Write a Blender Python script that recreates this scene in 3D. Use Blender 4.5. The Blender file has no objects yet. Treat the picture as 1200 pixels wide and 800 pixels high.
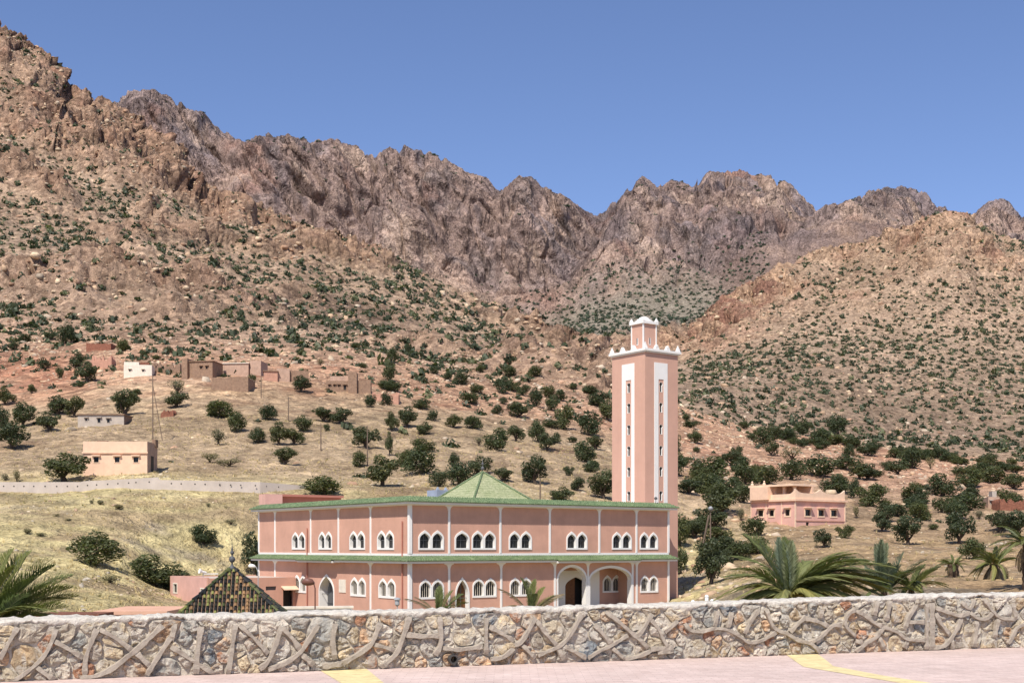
import bpy, math, random
import numpy as np
from mathutils import Vector, Matrix
rng = np.random.default_rng(7)
random.seed(7)
S = bpy.context.scene
COL = S.collection
R = math.radians

# ------------------------------------------------------------------ camera, sky, sun
F = 1480.0                      # focal length in photo pixels (photo 1200 wide)
EYE = 1.6
HOR = 640.0
cd = bpy.data.cameras.new('camera'); cam = bpy.data.objects.new('camera', cd); COL.objects.link(cam)
cam.location = (0, 0, EYE); cam.rotation_euler = (R(90), 0, 0)
cd.sensor_width = 36; cd.lens = F/1200*36; cd.shift_y = (HOR-400)/1200
cd.clip_start = 0.1; cd.clip_end = 20000
S.camera = cam
SUN_EL = R(53); SUN_H = Vector((-0.32, -0.947)).normalized()
sdir = Vector((SUN_H.x*math.cos(SUN_EL), SUN_H.y*math.cos(SUN_EL), math.sin(SUN_EL)))
w = bpy.data.worlds.new('World'); S.world = w; w.use_nodes = True
wn = w.node_tree; bg = wn.nodes['Background']
sky = wn.nodes.new('ShaderNodeTexSky'); sky.sky_type = 'NISHITA'; sky.sun_disc = False
sky.sun_elevation = SUN_EL; sky.sun_rotation = math.atan2(sdir.x, sdir.y) % (2*math.pi)
sky.altitude = 1000; sky.air_density = 1.0; sky.dust_density = 0.3; sky.ozone_density = 5.0
tint = wn.nodes.new('ShaderNodeMix'); tint.data_type = 'RGBA'; tint.blend_type = 'MULTIPLY'; tint.inputs[0].default_value = 1.0; tint.inputs[7].default_value = (1.05, 0.955, 1.03, 1)
wn.links.new(sky.outputs[0], tint.inputs[6]); wn.links.new(tint.outputs[2], bg.inputs[0]); bg.inputs[1].default_value = 0.125
sl = bpy.data.lights.new('sun', 'SUN'); sl.energy = 5.0; sl.angle = R(0.53); sl.color = (1.0, 0.955, 0.89)
so = bpy.data.objects.new('sun', sl); COL.objects.link(so)
so.rotation_euler = (-sdir).to_track_quat('-Z', 'Y').to_euler()
S.view_settings.view_transform = 'Standard'; S.view_settings.look = 'None'
S.view_settings.exposure = 0.22; S.view_settings.gamma = 1.0
S.render.engine = 'CYCLES'

# ------------------------------------------------------------------ helpers
def tag(o, label=None, cat=None, group=None, kind=None):
    if label: o['label'] = label
    if cat: o['category'] = cat
    if group: o['group'] = group
    if kind: o['kind'] = kind
    return o
def link(o, parent=None):
    COL.objects.link(o)
    if parent is not None: o.parent = parent
    return o
def empty(name, loc=(0, 0, 0), rz=0.0, label=None, cat=None, group=None):
    o = bpy.data.objects.new(name, None); link(o); o.location = loc; o.rotation_euler = (0, 0, rz)
    o.empty_display_size = 0.3
    return tag(o, label, cat, group)
def mobj(name, me, mat=None, parent=None, rz=0.0, loc=(0, 0, 0)):
    o = bpy.data.objects.new(name, me); link(o, parent)
    if mat is not None and len(me.materials) == 0: me.materials.append(mat)
    o.rotation_euler = (0, 0, rz); o.location = loc
    return o
def np_mesh(name, V, Fq, smooth=False):
    """V (n,3), Fq (m,k) all faces of the same size"""
    me = bpy.data.meshes.new(name); V = np.asarray(V, np.float32); Fq = np.asarray(Fq, np.int32)
    m, k = Fq.shape
    me.vertices.add(len(V)); me.vertices.foreach_set('co', V.ravel())
    me.loops.add(m*k); me.loops.foreach_set('vertex_index', Fq.ravel())
    me.polygons.add(m); me.polygons.foreach_set('loop_start', np.arange(0, m*k, k, dtype=np.int32))
    me.polygons.foreach_set('loop_total', np.full(m, k, np.int32))
    if smooth: me.polygons.foreach_set('use_smooth', np.ones(m, bool))
    me.update(calc_edges=True)
    return me
def set_col(me, name, C):
    a = me.color_attributes.new(name, 'FLOAT_COLOR', 'POINT')
    C = np.asarray(C, np.float32)
    if C.shape[1] == 3: C = np.hstack([C, np.ones((len(C), 1), np.float32)])
    a.data.foreach_set('color', C.ravel())
class MB:
    def __init__(s): s.v = []; s.f = []
    def add(s, vs, fs):
        n = len(s.v); s.v += [tuple(p) for p in vs]; s.f += [tuple(i+n for i in f) for f in fs]; return s
    def box(s, x0, x1, y0, y1, z0, z1):
        return s.add([(x0,y0,z0),(x1,y0,z0),(x1,y1,z0),(x0,y1,z0),(x0,y0,z1),(x1,y0,z1),(x1,y1,z1),(x0,y1,z1)],
                     [(3,2,1,0),(4,5,6,7),(0,1,5,4),(1,2,6,5),(2,3,7,6),(3,0,4,7)])
    def frustum(s, cx, cy, z0, z1, a0, b0, a1, b1):
        return s.add([(cx-a0,cy-b0,z0),(cx+a0,cy-b0,z0),(cx+a0,cy+b0,z0),(cx-a0,cy+b0,z0),
                      (cx-a1,cy-b1,z1),(cx+a1,cy-b1,z1),(cx+a1,cy+b1,z1),(cx-a1,cy+b1,z1)],
                     [(3,2,1,0),(4,5,6,7),(0,1,5,4),(1,2,6,5),(2,3,7,6),(3,0,4,7)])
    def prism(s, poly, y0, y1):
        """poly in (x,z), extruded along y"""
        n = len(poly)
        vs = [(x, y0, z) for x, z in poly] + [(x, y1, z) for x, z in poly]
        fs = [tuple(range(n)), tuple(range(2*n-1, n-1, -1))] + [(i, i+n, (i+1) % n+n, (i+1) % n) for i in range(n)]
        return s.add(vs, fs)
    def tube(s, pts, rad, n=8, cap=True):
        pts = [Vector(p) for p in pts]
        if not hasattr(rad, '__len__'): rad = [rad]*len(pts)
        up = Vector((0, 0, 1)); base = len(s.v); vs = []
        for i, p in enumerate(pts):
            d = (pts[min(i+1, len(pts)-1)]-pts[max(i-1, 0)]).normalized()
            a = d.cross(up) if abs(d.z) < 0.95 else d.cross(Vector((1, 0, 0)))
            a.normalize(); b = d.cross(a)
            for k in range(n):
                t = 2*math.pi*k/n; vs.append(p+(a*math.cos(t)+b*math.sin(t))*rad[i])
        fs = []
        for i in range(len(pts)-1):
            for k in range(n):
                fs.append((i*n+k, i*n+(k+1) % n, (i+1)*n+(k+1) % n, (i+1)*n+k))
        if cap: fs += [tuple(range(n-1, -1, -1)), tuple(range((len(pts)-1)*n, len(pts)*n))]
        return s.add(vs, fs)
    def lathe(s, prof, cx=0, cy=0, n=12):
        vs = []; fs = []
        for r, z in prof:
            for k in range(n):
                t = 2*math.pi*k/n; vs.append((cx+r*math.cos(t), cy+r*math.sin(t), z))
        for i in range(len(prof)-1):
            for k in range(n): fs.append((i*n+k, i*n+(k+1) % n, (i+1)*n+(k+1) % n, (i+1)*n+k))
        fs += [tuple(range(n-1, -1, -1)), tuple(range((len(prof)-1)*n, len(prof)*n))]
        return s.add(vs, fs)
    def build(s, name, mat, parent=None, rz=0.0, smooth=False, loc=(0, 0, 0), bevel=0):
        me = bpy.data.meshes.new(name); me.from_pydata([tuple(v) for v in s.v], [], s.f); me.update()
        if smooth:
            for p in me.polygons: p.use_smooth = True
        o = mobj(name, me, mat, parent, rz, loc)
        if bevel:
            b = o.modifiers.new('bevel', 'BEVEL'); b.width = bevel; b.segments = 2; b.limit_method = 'ANGLE'
        return o
def shape_mesh(name, loops, y0, y1):
    """2-D loops in (x,z): outer ring first, then holes; extruded from y0 to y1"""
    cu = bpy.data.curves.new(name, 'CURVE'); cu.dimensions = '2D'; cu.fill_mode = 'BOTH'; cu.extrude = (y1-y0)/2
    for lp in loops:
        sp = cu.splines.new('POLY'); sp.points.add(len(lp)-1); sp.use_cyclic_u = True
        for i, (x, z) in enumerate(lp): sp.points[i].co = (x, z, 0, 1)
    ob = bpy.data.objects.new(name, cu); COL.objects.link(ob)
    me = bpy.data.meshes.new_from_object(ob)
    COL.objects.unlink(ob); bpy.data.objects.remove(ob); bpy.data.curves.remove(cu)
    mid = (y0+y1)/2
    me.transform(Matrix(((1, 0, 0, 0), (0, 0, -1, mid), (0, 1, 0, 0), (0, 0, 0, 1))))
    me.name = name
    for p in me.polygons: p.use_smooth = False
    return me

# ---- noise
def _hash(ix, iy, iz, seed):
    h = (ix.astype(np.uint32)*np.uint32(374761393)) ^ (iy.astype(np.uint32)*np.uint32(668265263)) ^ (iz.astype(np.uint32)*np.uint32(2246822519)) ^ np.uint32((seed*3266489917) & 0xffffffff)
    h ^= h >> np.uint32(15); h *= np.uint32(2246822519); h ^= h >> np.uint32(13); h *= np.uint32(3266489917); h ^= h >> np.uint32(16)
    return h
def pnoise(P, seed=0):
    P = np.asarray(P, np.float32)
    fl = np.floor(P); fr = P-fl; I = fl.astype(np.int64)
    u = fr*fr*fr*(fr*(fr*6-15)+10)
    out = None
    acc = []
    for dz in (0, 1):
        for dy in (0, 1):
            for dx in (0, 1):
                h = _hash(I[..., 0]+dx, I[..., 1]+dy, I[..., 2]+dz, seed)
                gx = (h & np.uint32(1023)).astype(np.float32)/511.5-1
                gy = ((h >> np.uint32(10)) & np.uint32(1023)).astype(np.float32)/511.5-1
                gz = ((h >> np.uint32(20)) & np.uint32(1023)).astype(np.float32)/511.5-1
                acc.append(gx*(fr[..., 0]-dx)+gy*(fr[..., 1]-dy)+gz*(fr[..., 2]-dz))
    a = [acc[i]+(acc[i+1]-acc[i])*u[..., 0] for i in (0, 2, 4, 6)]
    b = [a[i]+(a[i+1]-a[i])*u[..., 1] for i in (0, 2)]
    return (b[0]+(b[1]-b[0])*u[..., 2])*1.3
def fbm(P, seed=0, oct=3, gain=0.5):
    r = 0; a = 1.0; n = 0
    for i in range(oct):
        r = r+a*pnoise(P*(2.0**i), seed+i*17); n += a; a *= gain
    return r/n
def ridged(P, seed=0, oct=3, gain=0.55):
    r = 0; a = 1.0; n = 0
    for i in range(oct):
        v = 1-2*np.abs(pnoise(P*(2.03**i), seed+i*31)); r = r+a*v; n += a; a *= gain
    return r/n          # about -0.4 .. 1
def sstep(a, b, x):
    t = np.clip((x-a)/(b-a), 0, 1); return t*t*(3-2*t)

# ------------------------------------------------------------------ materials
def nmat(name):
    m = bpy.data.materials.new(name); m.use_nodes = True
    return m, m.node_tree, m.node_tree.nodes['Principled BSDF']
def N(nt, t, **kw):
    n = nt.nodes.new(t)
    for k, v in kw.items(): setattr(n, k, v)
    return n
def noise_node(nt, vec, scale, detail=4, rough=0.6, dist=0.0):
    n = N(nt, 'ShaderNodeTexNoise'); n.inputs['Scale'].default_value = scale; n.inputs['Detail'].default_value = detail
    n.inputs['Roughness'].default_value = rough; n.inputs['Distortion'].default_value = dist
    if vec is not None: nt.links.new(vec, n.inputs['Vector'])
    return n
def ramp(nt, fac, stops, interp='LINEAR'):
    r = N(nt, 'ShaderNodeValToRGB'); r.color_ramp.interpolation = interp
    el = r.color_ramp.elements
    while len(el) < len(stops): el.new(0.5)
    for e, (p, c) in zip(el, stops):
        e.position = p; e.color = (c if len(c) == 4 else (*c, 1))
    nt.links.new(fac, r.inputs[0]); return r
def mixc(nt, a, b, fac, mode='MIX'):
    m = N(nt, 'ShaderNodeMix', data_type='RGBA', blend_type=mode)
    for s, i in ((fac, 0), (a, 6), (b, 7)):
        if isinstance(s, (int, float)): m.inputs[i].default_value = s
        elif isinstance(s, tuple): m.inputs[i].default_value = (*s, 1) if len(s) == 3 else s
        else: nt.links.new(s, m.inputs[i])
    return m.outputs[2]
def bump(nt, h, bs, strength=0.5, dist=0.05):
    b = N(nt, 'ShaderNodeBump'); b.inputs['Strength'].default_value = strength; b.inputs['Distance'].default_value = dist
    nt.links.new(h, b.inputs['Height']); nt.links.new(b.outputs[0], bs.inputs['Normal']); return b
def paint(name, col, rough=0.85, var=0.12, scale=1.2, bstr=0.25, bdist=0.01, streak=0.0, dirt=(0.45, 0.38, 0.3)):
    """painted plaster / plain surface with uneven weathering"""
    m, nt, bs = nmat(name); tc = N(nt, 'ShaderNodeTexCoord'); o = tc.outputs['Object']
    n1 = noise_node(nt, o, scale, 5, 0.65)
    d = tuple(c*(1-var) for c in col); l = tuple(min(1, c*(1+var*0.7)) for c in col)
    c = ramp(nt, n1.outputs[0], [(0.3, d), (0.7, l)]).outputs[0]
    if streak:
        mp = N(nt, 'ShaderNodeMapping'); mp.inputs['Scale'].default_value = (3.0, 3.0, 0.25); nt.links.new(o, mp.inputs[0])
        n2 = noise_node(nt, mp.outputs[0], 1.3, 4, 0.7)
        f = ramp(nt, n2.outputs[0], [(0.52, (0, 0, 0)), (0.8, (streak,)*3)])
        c = mixc(nt, c, dirt, f.outputs[0])
    nt.links.new(c, bs.inputs['Base Color']); bs.inputs['Roughness'].default_value = rough
    n3 = noise_node(nt, o, 25, 3, 0.6); bump(nt, n3.outputs[0], bs, bstr, bdist)
    bs.inputs['Specular IOR Level'].default_value = 0.3
    return m
M = {}
M['pink'] = paint('pink_plaster', (0.555, 0.31, 0.222), streak=0.36, dirt=(0.42, 0.235, 0.165), var=0.13, scale=0.6)
M['pink_light'] = paint('pale_pink_plaster', (0.62, 0.36, 0.29), streak=0.15, dirt=(0.5, 0.33, 0.25))
M['white'] = paint('white_plaster', (0.78, 0.745, 0.69), var=0.04, streak=0.12, dirt=(0.6, 0.55, 0.48))
M['minaret_pink'] = paint('minaret_plaster', (0.57, 0.335, 0.245), streak=0.5, dirt=(0.5, 0.26, 0.2), var=0.08, scale=0.5)
M['redwall'] = paint('brick_red_plaster', (0.42, 0.17, 0.12))
M['dark'] = paint('dark_interior', (0.03, 0.026, 0.022), rough=0.6)
M['wood'] = paint('brown_wood', (0.16, 0.065, 0.025), rough=0.6, var=0.3, scale=6)
M['greydoor'] = paint('grey_door', (0.10, 0.10, 0.10), rough=0.6)
M['peach'] = paint('peach_plaster', (0.76, 0.505, 0.345), streak=0.2, dirt=(0.6, 0.4, 0.26))
M['peach2'] = paint('pale_peach_plaster', (0.78, 0.55, 0.38), streak=0.25, dirt=(0.6, 0.42, 0.3))
M['rosehouse'] = paint('rose_plaster', (0.66, 0.38, 0.30), streak=0.2, dirt=(0.5, 0.28, 0.18))
M['adobe'] = paint('adobe', (0.34, 0.215, 0.14), var=0.3, scale=2.2, bstr=0.8, bdist=0.15)
M['adobe_pale'] = paint('pale_adobe', (0.50, 0.33, 0.235), var=0.2, scale=1.5, bstr=0.7, bdist=0.1)
M['adobe_pink'] = paint('pink_adobe', (0.52, 0.28, 0.19), var=0.2, scale=1.5, bstr=0.6, bdist=0.1)
M['limewash'] = paint('limewash', (0.72, 0.64, 0.52), var=0.15, scale=2, streak=0.3)
M['greywall'] = paint('grey_render', (0.45, 0.38, 0.31), var=0.15, scale=1.5)
M['concrete'] = paint('concrete', (0.52, 0.44, 0.37), var=0.14, scale=0.7, streak=0.35, dirt=(0.38, 0.3, 0.24), bstr=0.5, bdist=0.03)
M['metal'] = paint('grey_metal', (0.35, 0.35, 0.35), rough=0.45)
M['rust'] = paint('brown_metal', (0.16, 0.07, 0.05), rough=0.5)
M['polewood'] = paint('pole_wood', (0.17, 0.12, 0.085), var=0.25)
M['bluegrey'] = paint('bluegrey_render', (0.27, 0.31, 0.38), var=0.15)
M['terra'] = paint('terracotta_roof', (0.62, 0.36, 0.24), var=0.12)
M['redstone'] = paint('red_rubble', (0.34, 0.14, 0.085), var=0.35, scale=2.5, bstr=0.9, bdist=0.2)
M['pvc'] = paint('black_pipe', (0.06, 0.055, 0.05), rough=0.5)
M['post'] = paint('white_post', (0.85, 0.85, 0.83), var=0.03)
M['bark'] = paint('bark', (0.075, 0.055, 0.04), var=0.35, scale=5, bstr=0.8, bdist=0.05)
M['palmbark'] = paint('palm_bark', (0.10, 0.065, 0.04), var=0.4, scale=9, bstr=1.0, bdist=0.06)
def glass_mat():
    m, nt, bs = nmat('dark_glass'); bs.inputs['Base Color'].default_value = (0.012, 0.013, 0.014, 1)
    bs.inputs['Roughness'].default_value = 0.25; bs.inputs['Specular IOR Level'].default_value = 0.35; return m
M['glass'] = glass_mat()
def tile_mat(name, stops, scale, rough=0.4):
    m, nt, bs = nmat(name); tc = N(nt, 'ShaderNodeTexCoord')
    n = noise_node(nt, tc.outputs['Object'], scale, 3, 0.7); n2 = noise_node(nt, tc.outputs['Object'], 0.7, 4, 0.6)
    c = ramp(nt, n.outputs[0], stops).outputs[0]
    c2 = ramp(nt, n2.outputs[0], [(0.35, (0.8, 0.8, 0.75)), (0.7, (1.1, 1.1, 1.05))]).outputs[0]
    nt.links.new(mixc(nt, c, c2, 1.0, 'MULTIPLY'), bs.inputs['Base Color']); bs.inputs['Roughness'].default_value = rough
    bump(nt, n.outputs[0], bs, 0.4, 0.02); return m
M['tile'] = tile_mat('green_glazed_tile', [(0.34, (0.025, 0.06, 0.02)), (0.46, (0.08, 0.135, 0.055)), (0.56, (0.16, 0.21, 0.1)), (0.68, (0.36, 0.38, 0.23))], 16, 0.6)
def dome_tile():
    m, nt, bs = nmat('weathered_green_tile'); tc = N(nt, 'ShaderNodeTexCoord')
    n = noise_node(nt, tc.outputs['Object'], 6, 4, 0.7); n2 = noise_node(nt, tc.outputs['Object'], 0.8, 4, 0.6)
    c = ramp(nt, n.outputs[0], [(0.3, (0.18, 0.21, 0.105)), (0.52, (0.33, 0.345, 0.2)), (0.72, (0.48, 0.47, 0.31))]).outputs[0]
    c2 = ramp(nt, n2.outputs[0], [(0.35, (0.85, 0.9, 0.75)), (0.7, (1.1, 1.08, 1.05))]).outputs[0]
    nt.links.new(mixc(nt, c, c2, 1.0, 'MULTIPLY'), bs.inputs['Base Color']); bs.inputs['Roughness'].default_value = 0.7
    bump(nt, n.outputs[0], bs, 0.5, 0.03); return m
M['domtile'] = dome_tile()
def attr_mat(name, att='Col', rough=0.6, nscale=8, namp=0.25, spec=0.3, transl=0.0):
    m, nt, bs = nmat(name); a = N(nt, 'ShaderNodeAttribute'); a.attribute_name = att
    tc = N(nt, 'ShaderNodeTexCoord'); n = noise_node(nt, tc.outputs['Object'], nscale, 3, 0.6)
    c = ramp(nt, n.outputs[0], [(0.3, (1-namp,)*3), (0.7, (1+namp,)*3)]).outputs[0]
    nt.links.new(mixc(nt, a.outputs['Color'], c, 1.0, 'MULTIPLY'), bs.inputs['Base Color'])
    bs.inputs['Roughness'].default_value = rough; bs.inputs['Specular IOR Level'].default_value = spec
    return m
M['kiosktile'] = attr_mat('old_glazed_tile', rough=0.45, nscale=30, namp=0.4)
def leaf_mat(name):
    m, nt, bs = nmat(name); a = N(nt, 'ShaderNodeAttribute'); a.attribute_name = 'Col'
    oi = N(nt, 'ShaderNodeObjectInfo')
    v = ramp(nt, oi.outputs['Random'], [(0.0, (0.72, 0.78, 0.75)), (0.5, (1.0, 1.0, 0.95)), (1.0, (1.28, 1.16, 0.9))]).outputs[0]
    c = mixc(nt, a.outputs['Color'], v, 1.0, 'MULTIPLY')
    nt.links.new(c, bs.inputs['Base Color']); bs.inputs['Roughness'].default_value = 0.55
    bs.inputs['Specular IOR Level'].default_value = 0.3
    tr = N(nt, 'ShaderNodeBsdfTranslucent'); nt.links.new(mixc(nt, c, (1.3, 1.5, 0.6), 1.0, 'MULTIPLY'), tr.inputs[0])
    mx = N(nt, 'ShaderNodeMixShader'); mx.inputs[0].default_value = 0.25
    out = nt.nodes['Material Output']; nt.links.new(bs.outputs[0], mx.inputs[1]); nt.links.new(tr.outputs[0], mx.inputs[2]); nt.links.new(mx.outputs[0], out.inputs[0])
    return m
M['leaf'] = leaf_mat('leaf_green')
M['palmleaf'] = leaf_mat('palm_leaf')
def ground_mat():
    m, nt, bs = nmat('dry_ground'); a = N(nt, 'ShaderNodeAttribute'); a.attribute_name = 'Col'
    g = N(nt, 'ShaderNodeNewGeometry'); pos = g.outputs['Position']
    c = a.outputs['Color']
    hs = []
    for sc, lo, hi in ((0.012, 0.80, 1.18), (0.07, 0.74, 1.22), (0.4, 0.62, 1.28), (2.3, 0.6, 1.3)):
        n = noise_node(nt, pos, sc, 5, 0.7, 0.3)
        r = ramp(nt, n.outputs[0], [(0.32, (lo, lo*0.985, lo*0.96)), (0.68, (hi, hi, hi))]).outputs[0]
        c = mixc(nt, c, r, 1.0, 'MULTIPLY'); hs.append(n.outputs[0])
    # scattered pale and rusty stones
    a2 = N(nt, 'ShaderNodeAttribute'); a2.attribute_name = 'Rock'
    vo = N(nt, 'ShaderNodeTexVoronoi'); vo.inputs['Scale'].default_value = 0.55; vo.inputs['Randomness'].default_value = 1.0; nt.links.new(pos, vo.inputs['Vector'])
    sc = N(nt, 'ShaderNodeSeparateColor'); nt.links.new(vo.outputs['Color'], sc.inputs[0])
    st = ramp(nt, sc.outputs[0], [(0.0, (0.66, 0.6, 0.55)), (0.4, (0.95, 0.92, 0.9)), (0.7, (1.12, 1.08, 1.02)), (1.0, (1.4, 1.34, 1.25))]).outputs[0]
    c = mixc(nt, c, mixc(nt, c, st, 1.0, 'MULTIPLY'), a2.outputs['Fac'])
    nt.links.new(c, bs.inputs['Base Color']); bs.inputs['Roughness'].default_value = 0.95; bs.inputs['Specular IOR Level'].default_value = 0.15
    # relief
    b1 = N(nt, 'ShaderNodeBump'); b1.inputs['Strength'].default_value = 0.7; b1.inputs['Distance'].default_value = 0.35
    nt.links.new(hs[3], b1.inputs['Height'])
    b2 = N(nt, 'ShaderNodeBump'); b2.inputs['Strength'].default_value = 0.75; b2.inputs['Distance'].default_value = 2.2
    nt.links.new(hs[2], b2.inputs['Height']); nt.links.new(b1.outputs[0], b2.inputs['Normal'])
    vd = N(nt, 'ShaderNodeBump'); vd.inputs['Strength'].default_value = 0.6; vd.inputs['Distance'].default_value = 0.7; vd.invert = True
    mu = N(nt, 'ShaderNodeMath', operation='MULTIPLY'); nt.links.new(vo.outputs['Distance'], mu.inputs[0]); nt.links.new(a2.outputs['Fac'], mu.inputs[1])
    nt.links.new(mu.outputs[0], vd.inputs['Height']); nt.links.new(b2.outputs[0], vd.inputs['Normal'])
    ca = N(nt, 'ShaderNodeAttribute'); ca.attribute_name = 'Cliff'
    mp = N(nt, 'ShaderNodeMapping'); mp.inputs['Rotation'].default_value = (0, R(24), 0); mp.inputs['Scale'].default_value = (1, 1, 0.38); nt.links.new(pos, mp.inputs[0])
    rn = noise_node(nt, mp.outputs[0], 0.03, 9, 0.62, 0.4); rn.noise_type = 'RIDGED_MULTIFRACTAL'; rn.inputs['Lacunarity'].default_value = 2.1; rn.inputs['Offset'].default_value = 0.9; rn.inputs['Gain'].default_value = 1.6
    m3 = N(nt, 'ShaderNodeMath', operation='MULTIPLY'); nt.links.new(rn.outputs[0], m3.inputs[0]); nt.links.new(ca.outputs['Fac'], m3.inputs[1])
    cb = N(nt, 'ShaderNodeBump'); cb.inputs['Strength'].default_value = 1.0; cb.inputs['Distance'].default_value = 8.0
    nt.links.new(m3.outputs[0], cb.inputs['Height']); nt.links.new(vd.outputs[0], cb.inputs['Normal'])
    nt.links.new(cb.outputs[0], bs.inputs['Normal'])
    return m
M['ground'] = ground_mat()
M['rock'] = attr_mat('hill_rock', rough=0.9, nscale=1.3, namp=0.3, spec=0.15)
def stone_mat():
    m, nt, bs = nmat('wall_stone'); tc = N(nt, 'ShaderNodeTexCoord'); o = tc.outputs['Object']
    a = N(nt, 'ShaderNodeAttribute'); a.attribute_name = 'Col'
    n1 = noise_node(nt, o, 7, 6, 0.7, 0.6); n2 = noise_node(nt, o, 30, 5, 0.7, 0.4)
    c1 = ramp(nt, n1.outputs[0], [(0.3, (0.6, 0.58, 0.57)), (0.5, (1, 1, 1)), (0.7, (1.35, 1.3, 1.22))]).outputs[0]
    c = mixc(nt, a.outputs['Color'], c1, 1.0, 'MULTIPLY')
    # pale mortar smears over the stones
    n3 = noise_node(nt, o, 4.5, 5, 0.65, 0.5); f = ramp(nt, n3.outputs[0], [(0.46, (0, 0, 0)), (0.56, (0.85,)*3)]).outputs[0]
    c = mixc(nt, c, (0.54, 0.48, 0.39), f)
    nt.links.new(c, bs.inputs['Base Color']); bs.inputs['Roughness'].default_value = 0.9; bs.inputs['Specular IOR Level'].default_value = 0.2
    b = bump(nt, n1.outputs[0], bs, 1.0, 0.07)
    b2 = N(nt, 'ShaderNodeBump'); b2.inputs['Strength'].default_value = 0.9; b2.inputs['Distance'].default_value = 0.03
    nt.links.new(n2.outputs[0], b2.inputs['Height']); nt.links.new(b2.outputs[0], b.inputs['Normal'])
    return m
M['stone'] = stone_mat()
def mortar_mat(name, col, dist=0.03, s1=6):
    m, nt, bs = nmat(name); tc = N(nt, 'ShaderNodeTexCoord'); o = tc.outputs['Object']
    n1 = noise_node(nt, o, s1, 6, 0.7, 0.3); n2 = noise_node(nt, o, 45, 4, 0.7)
    c = ramp(nt, n1.outputs[0], [(0.28, tuple(x*0.72 for x in col)), (0.5, col), (0.72, tuple(min(1, x*1.22) for x in col))]).outputs[0]
    nt.links.new(c, bs.inputs['Base Color']); bs.inputs['Roughness'].default_value = 0.92; bs.inputs['Specular IOR Level'].default_value = 0.2
    b = bump(nt, n1.outputs[0], bs, 0.9, dist); b2 = N(nt, 'ShaderNodeBump'); b2.inputs['Strength'].default_value = 0.6; b2.inputs['Distance'].default_value = 0.012
    nt.links.new(n2.outputs[0], b2.inputs['Height']); nt.links.new(b2.outputs[0], b.inputs['Normal'])
    return m
M['mortar'] = mortar_mat('rubble_mortar', (0.56, 0.49, 0.39), 0.08, 8)
M['rib'] = mortar_mat('rib_cement', (0.36, 0.305, 0.24), 0.02, 9)
M['coping'] = mortar_mat('coping_mortar', (0.66, 0.60, 0.505), 0.09, 9)
def paving_mat():
    m, nt, bs = nmat('pink_pavers'); tc = N(nt, 'ShaderNodeTexCoord'); o = tc.outputs['Object']
    br = N(nt, 'ShaderNodeTexBrick'); nt.links.new(o, br.inputs['Vector'])
    br.inputs['Scale'].default_value = 1.0; br.inputs['Brick Width'].default_value = 0.22; br.inputs['Row Height'].default_value = 0.11
    br.inputs['Mortar Size'].default_value = 0.004; br.inputs['Color1'].default_value = (0.56, 0.42, 0.36, 1); br.inputs['Color2'].default_value = (0.62, 0.48, 0.415, 1)
    br.inputs['Mortar'].default_value = (0.45, 0.34, 0.29, 1); br.inputs['Bias'].default_value = 0.1
    n1 = noise_node(nt, o, 0.6, 5, 0.6); n2 = noise_node(nt, o, 5, 5, 0.7)
    c1 = ramp(nt, n1.outputs[0], [(0.3, (0.86, 0.85, 0.84)), (0.7, (1.1, 1.1, 1.1))]).outputs[0]
    c2 = ramp(nt, n2.outputs[0], [(0.3, (0.86, 0.85, 0.84)), (0.7, (1.1, 1.1, 1.1))]).outputs[0]
    c = mixc(nt, mixc(nt, br.outputs[0], c1, 1.0, 'MULTIPLY'), c2, 1.0, 'MULTIPLY')
    nt.links.new(c, bs.inputs['Base Color']); bs.inputs['Roughness'].default_value = 0.85
    bump(nt, n2.outputs[0], bs, 0.5, 0.012)
    return m
M['paving'] = paving_mat()
M['yellowpave'] = mortar_mat('yellow_pavers', (0.66, 0.54, 0.28), 0.006, 5)

# ------------------------------------------------------------------ the land: one sheet from the wall to beyond the cliffs
def wall_Y(px):
    t = (np.asarray(px, float)-600)/F; return 17.2/(1-0.361*t)
PX = np.concatenate([np.linspace(-760, -90, 46, endpoint=False), np.linspace(-90, 1290, 900), np.linspace(1290, 1960, 47)[1:]])
def tab(pts, sm=0.0):
    xs = [p[0] for p in pts]; ys = [p[1] for p in pts]
    v = np.interp(PX, xs, ys)
    if sm > 0:
        fine = np.arange(PX[0], PX[-1]+1, 2.0); f = np.interp(fine, PX, v)
        k = np.arange(-int(3*sm/2), int(3*sm/2)+1)*2.0; kr = np.exp(-0.5*(k/sm)**2); kr /= kr.sum()
        f = np.convolve(np.pad(f, len(k)//2, mode='edge'), kr, 'valid'); v = np.interp(PX, fine, f)
    return v
def zpy(py, Y): return EYE+(HOR-py)*Y/F
KY, KZ = [], []
def knot(Y, z=None, py=None):
    KY.append(Y); KZ.append(zpy(py, Y) if z is None else z)
c_ = lambda v: np.full(len(PX), float(v))
knot(wall_Y(PX)+0.22, z=c_(-0.6))
knot(c_(40), z=tab([(0, -2.4), (800, -2.4), (1000, -1.9), (1200, -1.8)], 40))
knot(c_(72), z=tab([(-400, -2.6), (150, -2.6), (300, -3.3), (720, -3.3), (800, -3.0), (900, -2.2), (1000, -1.3), (1200, -1.0)], 30))
knot(tab([(-400, 100), (150, 100), (190, 99.5), (220, 100), (300, 107), (450, 118), (720, 119), (800, 108), (900, 105), (1200, 105)], 20),
     z=tab([(-400, 1.5), (0, 1.2), (110, 0.3), (150, -0.7), (185, -2.3), (230, -3.0), (330, -3.2), (450, -3.3), (720, -3.3), (800, -2.3), (900, -0.3), (1000, 0.5), (1200, 1.1)], 12))
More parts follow.
